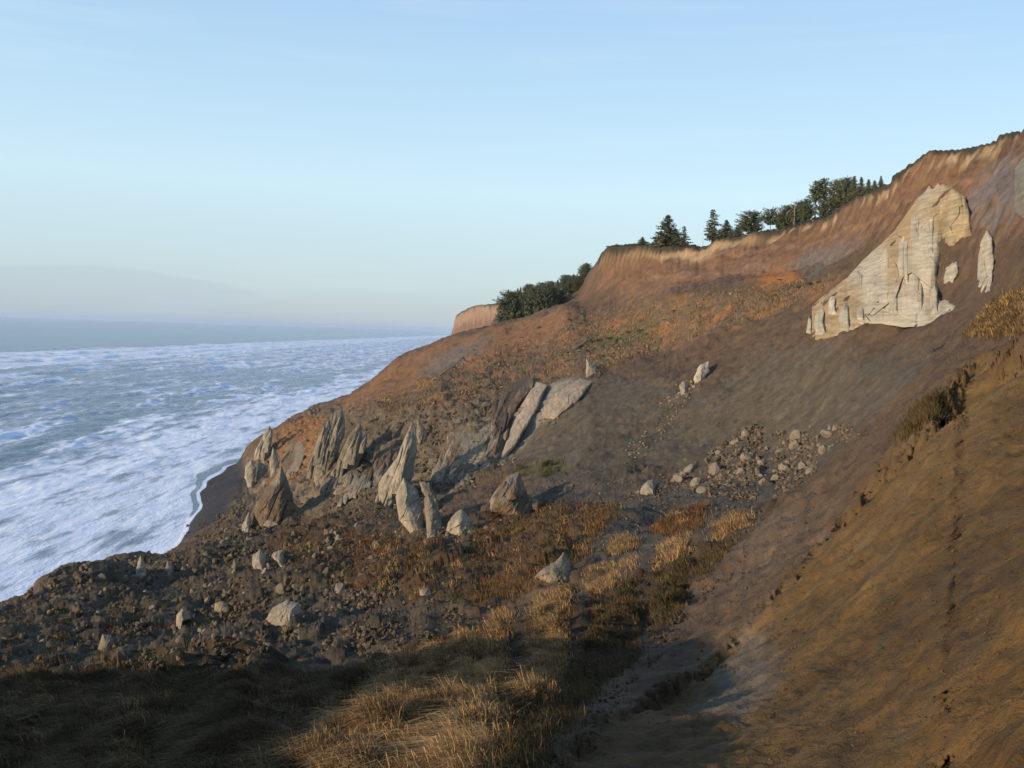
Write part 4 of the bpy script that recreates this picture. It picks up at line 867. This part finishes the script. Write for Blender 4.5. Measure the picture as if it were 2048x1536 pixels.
# the finer rubble nobody could count
def stones(name, lab, jobs):
    w = np.random.default_rng(5); base = []
    t_ = (1 + 5 ** .5) / 2; ico = np.array([(-1, t_, 0), (1, t_, 0), (-1, -t_, 0), (1, -t_, 0), (0, -1, t_), (0, 1, t_), (0, -1, -t_), (0, 1, -t_), (t_, 0, -1), (t_, 0, 1), (-t_, 0, -1), (-t_, 0, 1)]); ico /= np.linalg.norm(ico[0])
    tri = [(0, 11, 5), (0, 5, 1), (0, 1, 7), (0, 7, 10), (0, 10, 11), (1, 5, 9), (5, 11, 4), (11, 10, 2), (10, 7, 6), (7, 1, 8), (3, 9, 4), (3, 4, 2), (3, 2, 6), (3, 6, 8), (3, 8, 9), (4, 9, 5), (2, 4, 11), (6, 2, 10), (8, 6, 7), (9, 8, 1)]
    V0 = list(ico); cache = {}; F2 = []
    def mid(a, b):
        k = (min(a, b), max(a, b))
        if k not in cache: q = V0[a] + V0[b]; V0.append(q / np.linalg.norm(q)); cache[k] = len(V0) - 1
        return cache[k]
    for a, b, c in tri:
        x, y, z_ = mid(a, b), mid(b, c), mid(c, a); F2 += [(a, x, z_), (b, y, x), (c, z_, y), (x, y, z_)]
    V0 = np.array(V0); F2 = np.array(F2)
    for _ in range(10):
        r_ = np.full(len(V0), 1.3)
        for _k in range(9):
            nn = w.normal(size=3); nn /= np.linalg.norm(nn); q = V0 @ nn; r_ = np.minimum(r_, np.where(q > .1, w.uniform(.55, .95) / np.maximum(q, .1), 9))
        base.append(V0 * r_[:, None] * w.uniform(.65, 1.3, 3))
    base = np.array(base); Vs, Cs, n = [], [], 0
    for poly, cnt, s0, s1, colr, tall in jobs:
        Q = sow(poly, cnt, int(w.integers(1e6)), -.25, 60); k = len(Q)
        sz = (s0 + (s1 - s0) * w.random(k) ** 2.6) * Q[:, 1] / F * .5
        a = w.uniform(0, 6.28, k); b = w.normal(size=k) * .5; ca, sa, cb, sb = np.cos(a), np.sin(a), np.cos(b), np.sin(b)
        B = base[w.integers(0, 10, k)] * np.stack([sz, sz, sz * tall * w.uniform(.7, 1.3, k)], 1)[:, None]
        x, y, z_ = B[..., 0], B[..., 1], B[..., 2]
        x2 = x * cb[:, None] + z_ * sb[:, None]; z2 = -x * sb[:, None] + z_ * cb[:, None]
        x3 = x2 * ca[:, None] - y * sa[:, None]; y3 = x2 * sa[:, None] + y * ca[:, None]
        Vs.append((np.stack([x3, y3, z2], -1) + Q[:, None] + np.array([0, 0, 1]) * (sz * .25)[:, None, None]).reshape(-1, 3))
        c = np.array(colr) * (w.uniform(.6, 1.35, k))[:, None] * np.stack([w.uniform(.95, 1.08, k), np.ones(k), w.uniform(.9, 1.1, k)], 1)
        Cs.append(np.repeat(c, len(V0), 0)); n += k
    F_ = (np.arange(n)[:, None, None] * len(V0) + F2[None]).reshape(-1, 3)
    tag(mesh(name, np.concatenate(Vs), F_, M_boulder, smooth=False, col={'tone': np.concatenate(Cs)}), lab, 'rubble', kind='stuff')
G_ = (.085, .067, .044)
foot_jobs = []
for lab_, ol_, tn_, kw_ in fins:
    o_ = np.array(ol_, float); yb_ = o_[:, 1].max(); lo_ = o_[o_[:, 1] > yb_ - .35 * np.ptp(o_[:, 1])]; a_, b_ = lo_[:, 0].min() - 5, lo_[:, 0].max() + 7
    foot_jobs.append(([(a_, yb_ - 10), (b_, yb_ - 12), (b_ + 3, yb_ + 9), (a_ - 3, yb_ + 10)], int(10 + (b_ - a_) * .5), 2.5, 9, tuple(.55 * q for q in tn_), 1.0))
stones('rubble', 'broken grey brown rubble littering the landslip and the foot of the clay bowl', [
 ([(0,1215),(200,1125),(390,1095),(480,1060),(620,1040),(760,1060),(820,1190),(760,1290),(500,1335),(0,1335)], 4200, 3, 13, G_, 1.2),
 ([(0,1215),(120,1155),(200,1118),(340,1128),(390,1095),(420,1110),(340,1150),(200,1150)], 500, 4, 13, (.1, .085, .06), 1.5),
 ([(380,1090),(360,1060),(480,1010),(520,1040),(480,1080)], 320, 3, 9, G_, 1.0),
 ([(620,980),(760,950),(900,900),(900,960),(780,1050),(620,1040)], 700, 3, 10, G_, 1.1),
 ([(1340,960),(1440,890),(1500,850),(1600,870),(1690,850),(1720,870),(1650,930),(1560,1000),(1400,1000)], 2600, 2.5, 10, (.105, .083, .057), 1.0),
 ([(1080,960),(1350,950),(1560,1000),(1450,1060),(1300,1120),(1180,1100)], 1500, 2, 6, (.105, .085, .06), .9),
 ([(560,1200),(800,1170),(1000,1160),(1060,1200),(940,1240),(780,1310),(600,1330)], 1300, 3, 11, (.085, .07, .05), 1.0),
 ([(1300,900),(1420,760),(1400,740),(1360,760),(1260,880),(1240,940)], 200, 2, 5, (.19, .16, .11), .9),
 ([(600,850),(1050,760),(1020,900),(600,1030)], 900, 3, 8, G_, 1.0),
 ([(820,810),(1180,640),(1500,580),(1600,600),(1200,740),(900,820)], 1200, 2, 5, (.22, .14, .08), .9)] + foot_jobs)
stones('soil_clods', 'crumbs and clods of yellow brown earth on the near slope', [
 ([(1120,1560),(1400,1300),(1650,1040),(1900,800),(1990,690),(2080,680),(2080,1560)], 3200, 2, 6, (.10, .062, .026), .7),
 ([(1250,1320),(1420,1130),(1560,1000),(1760,880),(1640,1030),(1480,1210),(1290,1370)], 900, 2, 6, (.085, .062, .038), .8),
 ([(1000,1560),(1200,1400),(1300,1260),(1420,1130),(1440,1170),(1250,1400),(1150,1560)], 1300, 3, 9, (.06, .045, .027), .8)])
print('boulders', round(time.time() - T0, 1))
# ------------------------------------------------------------------ trees
def tube(pts, rad, ns=6):
    pts = np.asarray(pts, float); rad = np.asarray(rad, float); n = len(pts)
    tg = np.gradient(pts, axis=0); tg /= np.linalg.norm(tg, axis=1)[:, None] + 1e-9
    ref = np.where(np.abs(tg[:, 2:3]) > .9, [[1., 0, 0]], [[0, 0, 1.]]); a = np.cross(tg, ref); a /= np.linalg.norm(a, axis=1)[:, None] + 1e-9; b = np.cross(tg, a)
    th = np.linspace(0, 2 * math.pi, ns, endpoint=False)
    V = pts[:, None] + rad[:, None, None] * (np.cos(th)[None, :, None] * a[:, None] + np.sin(th)[None, :, None] * b[:, None])
    return V.reshape(-1, 3), grid_faces(n, ns, wrap=True)
class MB:
    def __init__(s): s.v = []; s.f = []; s.n = 0; s.c = []
    def add(s, v, f, c=None):
        v = np.asarray(v, float).reshape(-1, 3); s.v.append(v); s.f.append(np.asarray(f) + s.n); s.n += len(v)
        if c is not None: s.c.append(np.broadcast_to(np.asarray(c, float), (len(v), 3)))
    def box(s, c, e, rz=0):
        q = np.array([[i, j, k] for i in (-1, 1) for j in (-1, 1) for k in (-1, 1)], float) * np.array(e) / 2
        R_ = np.array([[math.cos(rz), -math.sin(rz), 0], [math.sin(rz), math.cos(rz), 0], [0, 0, 1]])
        s.add(q @ R_.T + np.array(c), [[0, 1, 3, 2], [4, 6, 7, 5], [0, 4, 5, 1], [2, 3, 7, 6], [0, 2, 6, 4], [1, 5, 7, 3]])
    def build(s, name, m, parent=None, smooth=False):
        return mesh(name, np.concatenate(s.v), np.concatenate(s.f), m, parent, smooth, {'tone': np.concatenate(s.c)} if s.c else None)
def conifer(kind, seed):
    """unit-height tree at the origin: mesh data of the wood and of the needles"""
    w = np.random.default_rng(seed); wood = MB(); lf = MB()
    spec = dict(cone=(.03, .40, .95, 110), sparse=(.10, .36, .9, 46), round=(.06, .46, .55, 120), tall=(.50, .22, .7, 44), narrow=(.05, .24, .95, 80), flat=(.30, .40, .5, 70))[kind]
    b0, rad, pw, nb = spec
    bend = w.normal(size=2) * .02
    hs = np.linspace(0, 1, 9); tr = np.stack([bend[0] * np.sin(hs * 3), bend[1] * np.sin(hs * 2.4), hs * .97], 1)
    v, f = tube(tr, .018 * (1 - hs) ** .8 + .002, 6); wood.add(v, f)
    cen = []
    for i in range(nb):
        h = b0 + (1 - b0) * ((i + w.random()) / nb) ** 1.05; h = min(h, .98)
        t = (h - b0) / (1 - b0); a = i * 2.4 + w.normal() * .4
        L = rad * {'cone': (1 - t) ** .85 * .95 + .04, 'narrow': (1 - t) ** .8 + .05, 'sparse': (1 - t) ** .6 * w.uniform(.35, 1.1) + .05, 'round': math.sqrt(max(0, 1 - (t * 1.6 - .6) ** 2)) + .08,
                   'tall': math.sqrt(max(0.02, 1 - (t * 2 - .9) ** 2)) * w.uniform(.6, 1.1) + .05, 'flat': math.sqrt(max(0, 1 - (t * 1.3 - .5) ** 2)) + .1}[kind] * w.uniform(.72, 1.15)
        up_ = {'cone': .16, 'narrow': .12, 'sparse': .02, 'round': .5, 'tall': .35, 'flat': .45}[kind] * L + w.normal() * .01
        if kind == 'sparse' and math.cos(a) > .2: L *= .75          # wind-cut side
        s_ = np.linspace(0, 1, 5)
        P = np.stack([L * s_ * math.cos(a), L * s_ * math.sin(a), h + up_ * s_ ** 1.3 - .03 * s_], 1); P[:, :2] += np.interp(h, hs, tr[:, 0]) * np.array([1, 0])
        v, f = tube(P, .0055 * (1 - s_ * .8) * (1.2 - t), 3); wood.add(v, f)
        k = max(3, int(L * (30 if kind in ('sparse', 'tall') else 24)))
        for q in np.linspace(.3 if kind != 'sparse' else .25, 1.02, k):
            p = np.array([np.interp(q, s_, P[:, j]) for j in range(3)])
            cen.append((p, .062 * (1.25 - .5 * q) * (1 - .45 * t), a))
    for p, sz, a in cen:
        for _ in range(6):
            c = p + w.normal(size=3) * sz * np.array([.55, .55, .35]); d1 = w.normal(size=3); d1[2] *= .5; d1 /= np.linalg.norm(d1); d2 = np.cross(d1, w.normal(size=3)); d2 /= np.linalg.norm(d2)
            s1 = sz * w.uniform(.4, .8); col = np.array((.070, .085, .046)) * w.uniform(.6, 1.5) * np.array([w.uniform(.85, 1.3), 1, w.uniform(.8, 1.1)])
            lf.add([c - d1 * s1, c + d2 * s1 * .6, c + d1 * s1, c - d2 * s1 * .6], [[0, 1, 2, 3]], col)
    a = wood.build('trunk', M_bark); b = lf.build('crown', M_leaf)
    ma, mb = a.data, b.data; bpy.data.objects.remove(a); bpy.data.objects.remove(b); return ma, mb
KM = {k: [conifer(k, 300 + 10 * i + j) for j in range(n)] for i, (k, n) in enumerate([('cone', 3), ('sparse', 2), ('round', 3), ('tall', 2), ('narrow', 3), ('flat', 2)])}
def put_tree(kind, P, h, wscale, lab, grp, j=0, rz=None, name='pine_tree'):
    e = empty(name, (P[0], P[1], P[2] - .2)); e.rotation_euler = (0, 0, random.uniform(0, 6.28) if rz is None else rz); e.scale = (h * wscale, h * wscale, h)
    tag(e, lab, 'tree', grp)
    for nm, me in zip(('trunk', 'crown'), KM[kind][j % len(KM[kind])]):
        o = bpy.data.objects.new(nm, me); link(o, e)
    return e
def edge_d(px):                                       # distance of the clifftop edge at a bearing
    v = ray(px, 450.); return math.exp(np.interp(math.atan2(v[0], v[1]), AZ, Lr[:, 18])) * math.cos(math.atan2(v[0], v[1]))
sky_trees = [
 (1286,474,11,'cone',2,'lone small bushy pine nearest the seaward corner of the clifftop'),
 (1335,430,30,'cone',3,'largest dense cone shaped pine on the seaward point of the clifftop'),
 (1352,458,20,'cone',7,'shorter pine merged into the right flank of the largest cone shaped pine'),
 (1369,452,15,'sparse',4,'thin spiky young pine right of the largest cone shaped pine'),
 (1425,419,23,'sparse',3,'windswept open pine with bare branches reaching left over the cliff edge'),
 (1453,440,18,'cone',5,'small dark pine leaning against the windswept open pine'),
 (1477,455,9,'round',5,'low round bush between the windswept pine and the round pine'),
 (1502,424,22,'round',4,'single broad round topped pine on the clifftop'),
 (1541,420,15,'flat',4,'flat topped pine with bare lower stem left of the utility pole'),
 (1560,428,9,'round',6,'small pine just right of the flat topped pine'),
 (1573,412,15,'round',7,'rounded pine touching the left side of the utility pole'),
 (1598,405,17,'round',9,'rounded pine touching the right side of the utility pole'),
 (1613,399,14,'round',8,'dense pine under the pair of tall bare stemmed pines'),
 (1629,362,13,'tall',5,'left one of two tall pines with long bare stems'),
 (1645,356,15,'tall',5,'right one of two tall pines with long bare stems'),
 (1652,395,18,'round',10,'low dense pine at the feet of the two tall pines'),
 (1670,362,15,'round',6,'dense ragged pine at the left end of the highest clump'),
 (1688,357,17,'round',9,'broad pine in the middle of the highest clump'),
 (1704,352,15,'cone',8,'spiky topped pine in the highest clump'),
 (1718,354,13,'cone',10,'small spiky pine right of the middle of the highest clump'),
 (1733,359,11,'cone',8,'short pine near the right end of the highest clump'),
 (1745,361,10,'cone',5,'last low pine before the thin one on the rising cliff edge'),
 (1757,352,7,'narrow',3,'thin pointed young pine farthest right on the cliff edge')]
for i, (px, pyt, hw, kind, back_, lab) in enumerate(sky_trees):
    d = edge_d(px) + back_; q = at(px, 450, d); gz = float(H(np.array([q[0]]), np.array([q[1]]), Z)[0])
    h = float(at(px, pyt, d)[2]) - gz + .3; rw = hw * d / F
    base_r = dict(cone=.42, sparse=.36, round=.5, tall=.25, narrow=.27, flat=.45)[kind]
    put_tree(kind, (q[0], q[1], gz), h, min(max(rw / (base_r * h) * 1.3, .45), 2.2), lab, 'pines along the clifftop', i, rz=(R(180) if 'windswept' in lab else None))
w = np.random.default_rng(77)
for i in range(84):
    d = w.uniform(640, 850); px = w.uniform(1014, 1180)
    q = at(px, 600, d); gz = float(H(np.array([q[0]]), np.array([q[1]]), Z)[0])
    top = np.interp(px, [1005, 1015, 1030, 1060, 1090, 1120, 1150, 1190], [590, 577, 572, 566, 560, 550, 545, 556]) + abs(w.normal()) * 7 + (850 - d) * .05
    h = float(at(px, top, d)[2]) - gz
    h = min(max(h, 9), 24)
    far = d > 745
    put_tree(['narrow', 'cone', 'narrow', 'round'][i % 4], (q[0], q[1], gz), h, w.uniform(.75, 1.15), 'dark pine in the dense wood on the slope behind the seaward promontory', 'pines of the wood behind the promontory', i)
w = np.random.default_rng(78)
def bush_mesh(seed, col):
    q = np.random.default_rng(seed); b = MB()
    for _ in range(420):
        a, e_ = q.random() * 6.28, math.acos(q.random() ** .8); r = .55 + .45 * q.random()
        c = np.array([math.cos(a) * math.sin(e_), math.sin(a) * math.sin(e_), math.cos(e_) * .7]) * r * (1 + .25 * math.sin(3 * a + seed))
        d1 = q.normal(size=3); d1 /= np.linalg.norm(d1); d2 = np.cross(d1, q.normal(size=3)); d2 /= np.linalg.norm(d2); s1 = q.uniform(.07, .14)
        b.add([c - d1 * s1, c + d2 * s1 * .6, c + d1 * s1, c - d2 * s1 * .6], [[0, 1, 2, 3]], np.array(col) * q.uniform(.6, 1.45))
    o = b.build('bush', M_leaf); me = o.data; bpy.data.objects.remove(o); return me
BUSH = [bush_mesh(i, (.055, .058, .032)) for i in range(3)]; GB = [bush_mesh(i + 9, (.055, .095, .028)) for i in range(2)]; RB = [bush_mesh(i + 19, (.15, .085, .04)) for i in range(3)]
def bush(px, d, r, me, lab, grp, hit_py=None, sz=.8):
    if hit_py is not None:
        P, g = hit([px], [hit_py], Z)
        if not g[0]: return
        P = P[0]; r = r * P[1] / F
    else:
        q = at(px, 450, d); P = (q[0], q[1], float(H(np.array([q[0]]), np.array([q[1]]), Z)[0]))
    o = bpy.data.objects.new('shrub', me); link(o); o.location = (P[0], P[1], P[2] - r * .1); o.scale = (r, r, r * sz); o.rotation_euler = (0, 0, random.uniform(0, 6.28)); tag(o, lab, 'shrub', grp)
for px in list(np.arange(1218, 1400, 9)) + list(np.arange(1440, 1700, 12)):
    bush(float(px), edge_d(px) + 1.5 + random.random() * 2, random.uniform(1.0, 2.1), random.choice(BUSH), 'low dark scrub bush lining the edge of the clifftop', 'scrub bushes along the clifftop edge')
for px, py, r in [(1180,683,12),(1200,681,14),(1222,677,13),(1243,678,12),(1262,665,12),(1283,662,13),(1297,668,9),(1168,698,9),(1150,712,7),(1212,690,9)]:
    bush(px, 0, r, random.choice(GB), 'green shrub in the strip of green growth on the bench below the promontory', 'green shrubs on the bench', hit_py=py, sz=.5)
for px, py, r in [(1600,575,9),(1620,568,10),(1640,565,9),(1555,590,7),(1500,600,7),(1455,612,7),(1410,600,6),(1350,622,6),(1380,612,6),(1140,640,6),(1080,655,6),(1015,690,5),(1330,640,6),(950,700,4),(1560,560,6),(1480,585,6)]:
    bush(px, 0, r, random.choice(BUSH), 'small dark bush dotted along the brown bench', 'dark bushes on the bench', hit_py=py, sz=.6)
bush(1766, 0, 13, GB[0], 'single small green plant growing on the bare yellow brown slope', None, hit_py=1297, sz=.7)
print('trees', round(time.time() - T0, 1))
# utility pole
def upole(px, pyb, pyt, arms, lab):
    d = edge_d(px) + 2.5; q = at(px, 450, d); gz = float(H(np.array([q[0]]), np.array([q[1]]), Z)[0]); h = float(at(px, pyt, d)[2]) - gz
    e = empty('utility_pole' if arms else 'fence_post', (q[0], q[1], gz - .3)); tag(e, lab, 'utility pole' if arms else 'post')
    b = MB(); r_b = .17 if arms else .09
    v, f = tube([(0, 0, 0), (0, 0, h * .5), (.05, 0, h + .3)], [r_b, r_b * .85, r_b * .65], 8); b.add(v, f); b.build('pole', M_wood, e, True)
    if arms:
        c = MB(); c.box((0.05, -.14, h - .1), (3.2, .12, .16)); c.build('crossarm', M_wood, e)
        c = MB(); c.box((0.05, -.14, h - 1.1), (1.8, .12, .14)); c.build('crossarm', M_wood, e)
        for x_i in (-1.5, -.6, .7, 1.6):
            i_ = MB(); v, f = tube([(x_i, -.14, h - .02), (x_i, -.14, h + .12), (x_i, -.14, h + .2), (x_i, -.14, h + .32)], [.03, .03, .09, .05], 8); i_.add(v, f); i_.build('insulator', M_metal, e, True)
        for k_ in range(7):
            s_ = MB(); s_.box((.2 if k_ % 2 else -.2, 0, 1.5 + k_ * .8), (.35, .05, .05)); s_.build('step', M_metal, e)
upole(1588, 446, 403, True, 'weathered wooden utility pole with crossarm standing among the clifftop pines')
upole(1407, 492, 474, False, 'thin pale post at the cliff edge left of the windswept pine')
# fallen timber on the bench, and a crack line built as timber
def log(pts, rad, lab, nm='fallen_log_or_crack'):
    P, g = hit([p[0] for p in pts], [p[1] for p in pts], Z); P = P[g]; P[:, 2] += rad * .9
    b = MB(); v, f = tube(P, np.linspace(rad, rad * .45, len(P)), 8); b.add(v, f); tag(b.build(nm, M_wood, smooth=True), lab, 'log')
log([(1135,708),(1150,700),(1168,688),(1188,676)], .45, 'grey fallen tree trunk lying up the bench left of the green shrubs')
log([(1150,716),(1172,700)], .28, 'shorter dead branch below the grey fallen tree trunk', 'fallen_branch')
log([(868,762),(886,748),(905,735),(925,716),(938,700)], .35, 'long thin trunk added in place of the dark crack on the grey streak of the seaward slope')  # wooden tube added to draw a dark crack line

# ------------------------------------------------------------------ grasses and scrub
class Blades:
    def __init__(s): s.v = []; s.c = []; s.n = 0
    def add(s, Q, nb, L, wd, colr, spread, lean, seed, cv=.35):
        w = np.random.default_rng(seed); n = len(Q) * nb; B = np.repeat(Q, nb, 0); dd = np.hypot(B[:, 0], B[:, 1])
        sc = np.repeat(w.uniform(.55, 1.25, len(Q)), nb)
        B = B + w.normal(size=(n, 3)) * np.array([1, 1, 0]) * (spread * sc)[:, None]
        B[:, 2] = H(B[:, 0], B[:, 1], Z) - .03
        ln = L * sc * w.uniform(.5, 1.15, n)
        out = w.normal(size=(n, 2)) * .38 + np.array(lean); tl = np.repeat(w.normal(size=(len(Q), 2)) * .25, nb, 0); out += tl
        wp = np.maximum(wd, dd / 1050 * .55) * w.uniform(.6, 1.2, n)
        a = w.uniform(0, 3.14, n); sx = np.stack([np.cos(a), np.sin(a), 0 * a], 1) * wp[:, None] * .5
        mid = B + np.stack([out[:, 0] * ln * .35, out[:, 1] * ln * .35, ln * .62], 1)
        tip = B + np.stack([out[:, 0] * ln * 1.0, out[:, 1] * ln * 1.0, ln * (1.0 - .45 * np.minimum(np.hypot(*out.T), 1.2))], 1)
        V = np.stack([B - sx, B + sx, mid + sx * .8, mid - sx * .8, tip], 1)
        hue = np.repeat(w.uniform(-1, 1, len(Q)), nb); k = (1 + cv * w.normal(size=n) * .5 + cv * hue)[:, None]
        c = np.array(colr) * np.clip(k, .35, 2) * np.stack([1 + .06 * hue, 1 + 0 * hue, 1 - .1 * hue], 1)
        s.v.append(V.reshape(-1, 3)); s.c.append(np.repeat(c, 5, 0)); s.n += n
    def build(s, name, lab):
        i = np.arange(s.n, dtype=np.int32)[:, None] * 5
        o = mesh(name, np.concatenate(s.v), i + np.array([[0, 1, 2, 3]]), M_grass, smooth=False, col={'tone': np.clip(np.concatenate(s.c), .01, .9)}, f2=i + np.array([[3, 2, 4]]))
        return tag(o, lab, 'grass', kind='stuff')
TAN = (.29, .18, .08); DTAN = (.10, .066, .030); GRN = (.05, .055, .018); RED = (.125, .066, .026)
g1 = Blades()
G1 = [(590,1560),(640,1425),(700,1400),(790,1318),(900,1285),(1000,1240),(1100,1195),(1190,1160),(1200,1230),(1160,1330),(1090,1400),(1010,1480),(960,1560)]
g1.add(sow(G1, 4400, 1, .12, 60), 34, .42, .012, TAN, .16, (-.55, -.15), 2)
g1.add(sow(G1, 1700, 3, .25, 70), 24, .6, .012, (.36, .23, .10), .14, (-.65, -.1), 4)
g1.add(sow(G1, 1800, 5, -.2, 70), 22, .45, .012, RED, .16, (-.4, -.1), 6)
RIM = [(985,1250),(1000,1225),(1100,1190),(1180,1150),(1240,1125),(1400,1065),(1470,1035),(1540,1005),(1550,1030),(1480,1065),(1400,1100),(1260,1165),(1190,1200),(1100,1230)]
g1.add(sow(RIM, 1300, 7, .15, 60), 20, .7, .02, TAN, .28, (-.5, -.1), 8)
g1.add(sow([(1220,1100),(1245,1075),(1270,1078),(1262,1100),(1235,1112)], 120, 9), 22, .8, .02, (.24, .155, .07), .4, (-.5, -.1), 10)
g1.add(sow([(1180,1140),(1215,1130),(1235,1160),(1215,1190),(1185,1185)], 150, 9), 22, .7, .02, (.26, .165, .075), .3, (-.5, -.1), 11)
g1.build('tan_grass', 'tan dry grass blown over on the near bench and rim')
g2 = Blades()
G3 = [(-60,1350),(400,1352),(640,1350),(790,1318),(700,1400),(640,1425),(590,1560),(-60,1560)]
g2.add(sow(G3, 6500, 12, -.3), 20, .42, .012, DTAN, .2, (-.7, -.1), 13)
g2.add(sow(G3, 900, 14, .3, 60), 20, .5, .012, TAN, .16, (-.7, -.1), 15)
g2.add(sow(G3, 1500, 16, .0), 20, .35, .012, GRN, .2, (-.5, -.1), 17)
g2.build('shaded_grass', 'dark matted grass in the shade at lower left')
g3 = Blades()
G4 = [(960,1560),(1010,1480),(1090,1400),(1160,1330),(1200,1230),(1260,1165),(1400,1105),(1480,1070),(1420,1150),(1350,1230),(1270,1320),(1170,1400),(1080,1500),(1050,1560)]
g3.add(sow(G4, 1500, 20, 0), 16, .35, .012, GRN, .2, (-.3, -.1), 21)
g3.add(sow(G4, 2200, 22, -.1), 16, .40, .012, DTAN, .2, (-.5, -.1), 23)
g3.add(sow(G4, 500, 24, .2), 18, .5, .012, RED, .18, (-.5, -.1), 25)
VEG = [(540,1070),(650,1050),(790,1075),(900,1080),(1080,1000),(1250,1010),(1160,1120),(1060,1190),(900,1215),(780,1190),(600,1150)]
g3.add(sow(VEG, 2600, 26, .08, 40), 14, .7, .03, RED, .55, (-.3, 0), 27)
g3.add(sow(VEG, 1500, 28, .1, 30), 14, .7, .03, GRN, .5, (-.2, 0), 29)
g3.add(sow(VEG, 500, 30, .15, 30), 14, 1.0, .03, TAN, .4, (-.3, 0), 31)
g3.add(sow([(1300,1060),(1360,1020),(1420,1010),(1400,1060),(1330,1075)], 200, 32), 16, .9, .03, RED, .4, (-.3, 0), 33)
g3.add(sow([(1340,1035),(1370,1025),(1375,1055),(1345,1060)], 50, 32), 16, .8, .03, TAN, .3, (-.3, 0), 34)
g3.add(sow([(1930,668),(1990,600),(2060,590),(2060,668)], 1300, 35, -.2), 18, .6, .02, DTAN, .25, (-.4, -.2), 36)
g3.add(sow([(1930,668),(1990,600),(2060,590),(2060,668)], 300, 37, -.2), 18, .8, .02, TAN, .2, (-.4, -.2), 38)
g3.add(sow([(1800,872),(1830,820),(1880,790),(1890,810),(1850,850),(1820,880)], 220, 39), 16, .7, .02, DTAN, .25, (-.3, -.1), 40)
g3.add(sow([(1800,872),(1830,820),(1880,790),(1890,810),(1850,850),(1820,880)], 100, 39), 16, .6, .02, GRN, .25, (-.3, -.1), 41)
g3.add(sow([(60,1270),(150,1230),(240,1240),(230,1330),(60,1330)], 500, 42, .0), 14, .6, .03, RED, .4, (-.3, 0), 43)
g3.add(sow([(0,1230),(200,1130),(420,1250),(350,1330),(0,1330)], 900, 44, .1), 14, .6, .03, GRN, .5, (-.3, 0), 45)
g3.add(sow([(1040,935),(1080,920),(1130,925),(1110,955),(1045,960)], 250, 46, .0, 30), 14, .9, .04, GRN, .5, (-.3, 0), 47)
BEN = [(700,815),(860,755),(1000,690),(1180,625),(1400,588),(1700,550),(1590,610),(1330,700),(1180,745),(1050,760),(900,810),(760,835)]
g3.add(sow(BEN, 2400, 48, -.05, 30), 10, .9, .08, (.20, .14, .075), 1.1, (-.3, 0), 49)
g3.add(sow(BEN, 1200, 50, .1, 30), 9, .9, .1, (.10, .085, .04), 1.1, (-.3, 0), 51)
g3.build('scrub', 'reddish brown scrub and sparse tufts over the landslip and bench')
print('grass', round(time.time() - T0, 1))

# ------------------------------------------------------------------ air
hz_m = bpy.data.materials.new('haze'); hz_m.use_nodes = True; t_ = hz_m.node_tree; t_.nodes.clear()
pv = N(t_, 'ShaderNodeVolumePrincipled'); pv.inputs['Density'].default_value = HAZE; pv.inputs['Color'].default_value = (.66, .77, .92, 1); pv.inputs['Anisotropy'].default_value = .2
oo = N(t_, 'ShaderNodeOutputMaterial'); t_.links.new(pv.outputs[0], oo.inputs['Volume'])
B_ = 84000; v = [(x, y, zq) for x in (-B_, B_) for y in (-B_, B_) for zq in (-13, 135)]
hz = mesh('haze', v, [[0, 1, 3, 2], [4, 6, 7, 5], [0, 4, 5, 1], [2, 3, 7, 6], [0, 2, 6, 4], [1, 5, 7, 3]], hz_m); tag(hz, 'thin blue sea haze filling the air', kind='stuff')
print('done', round(time.time() - T0, 1))
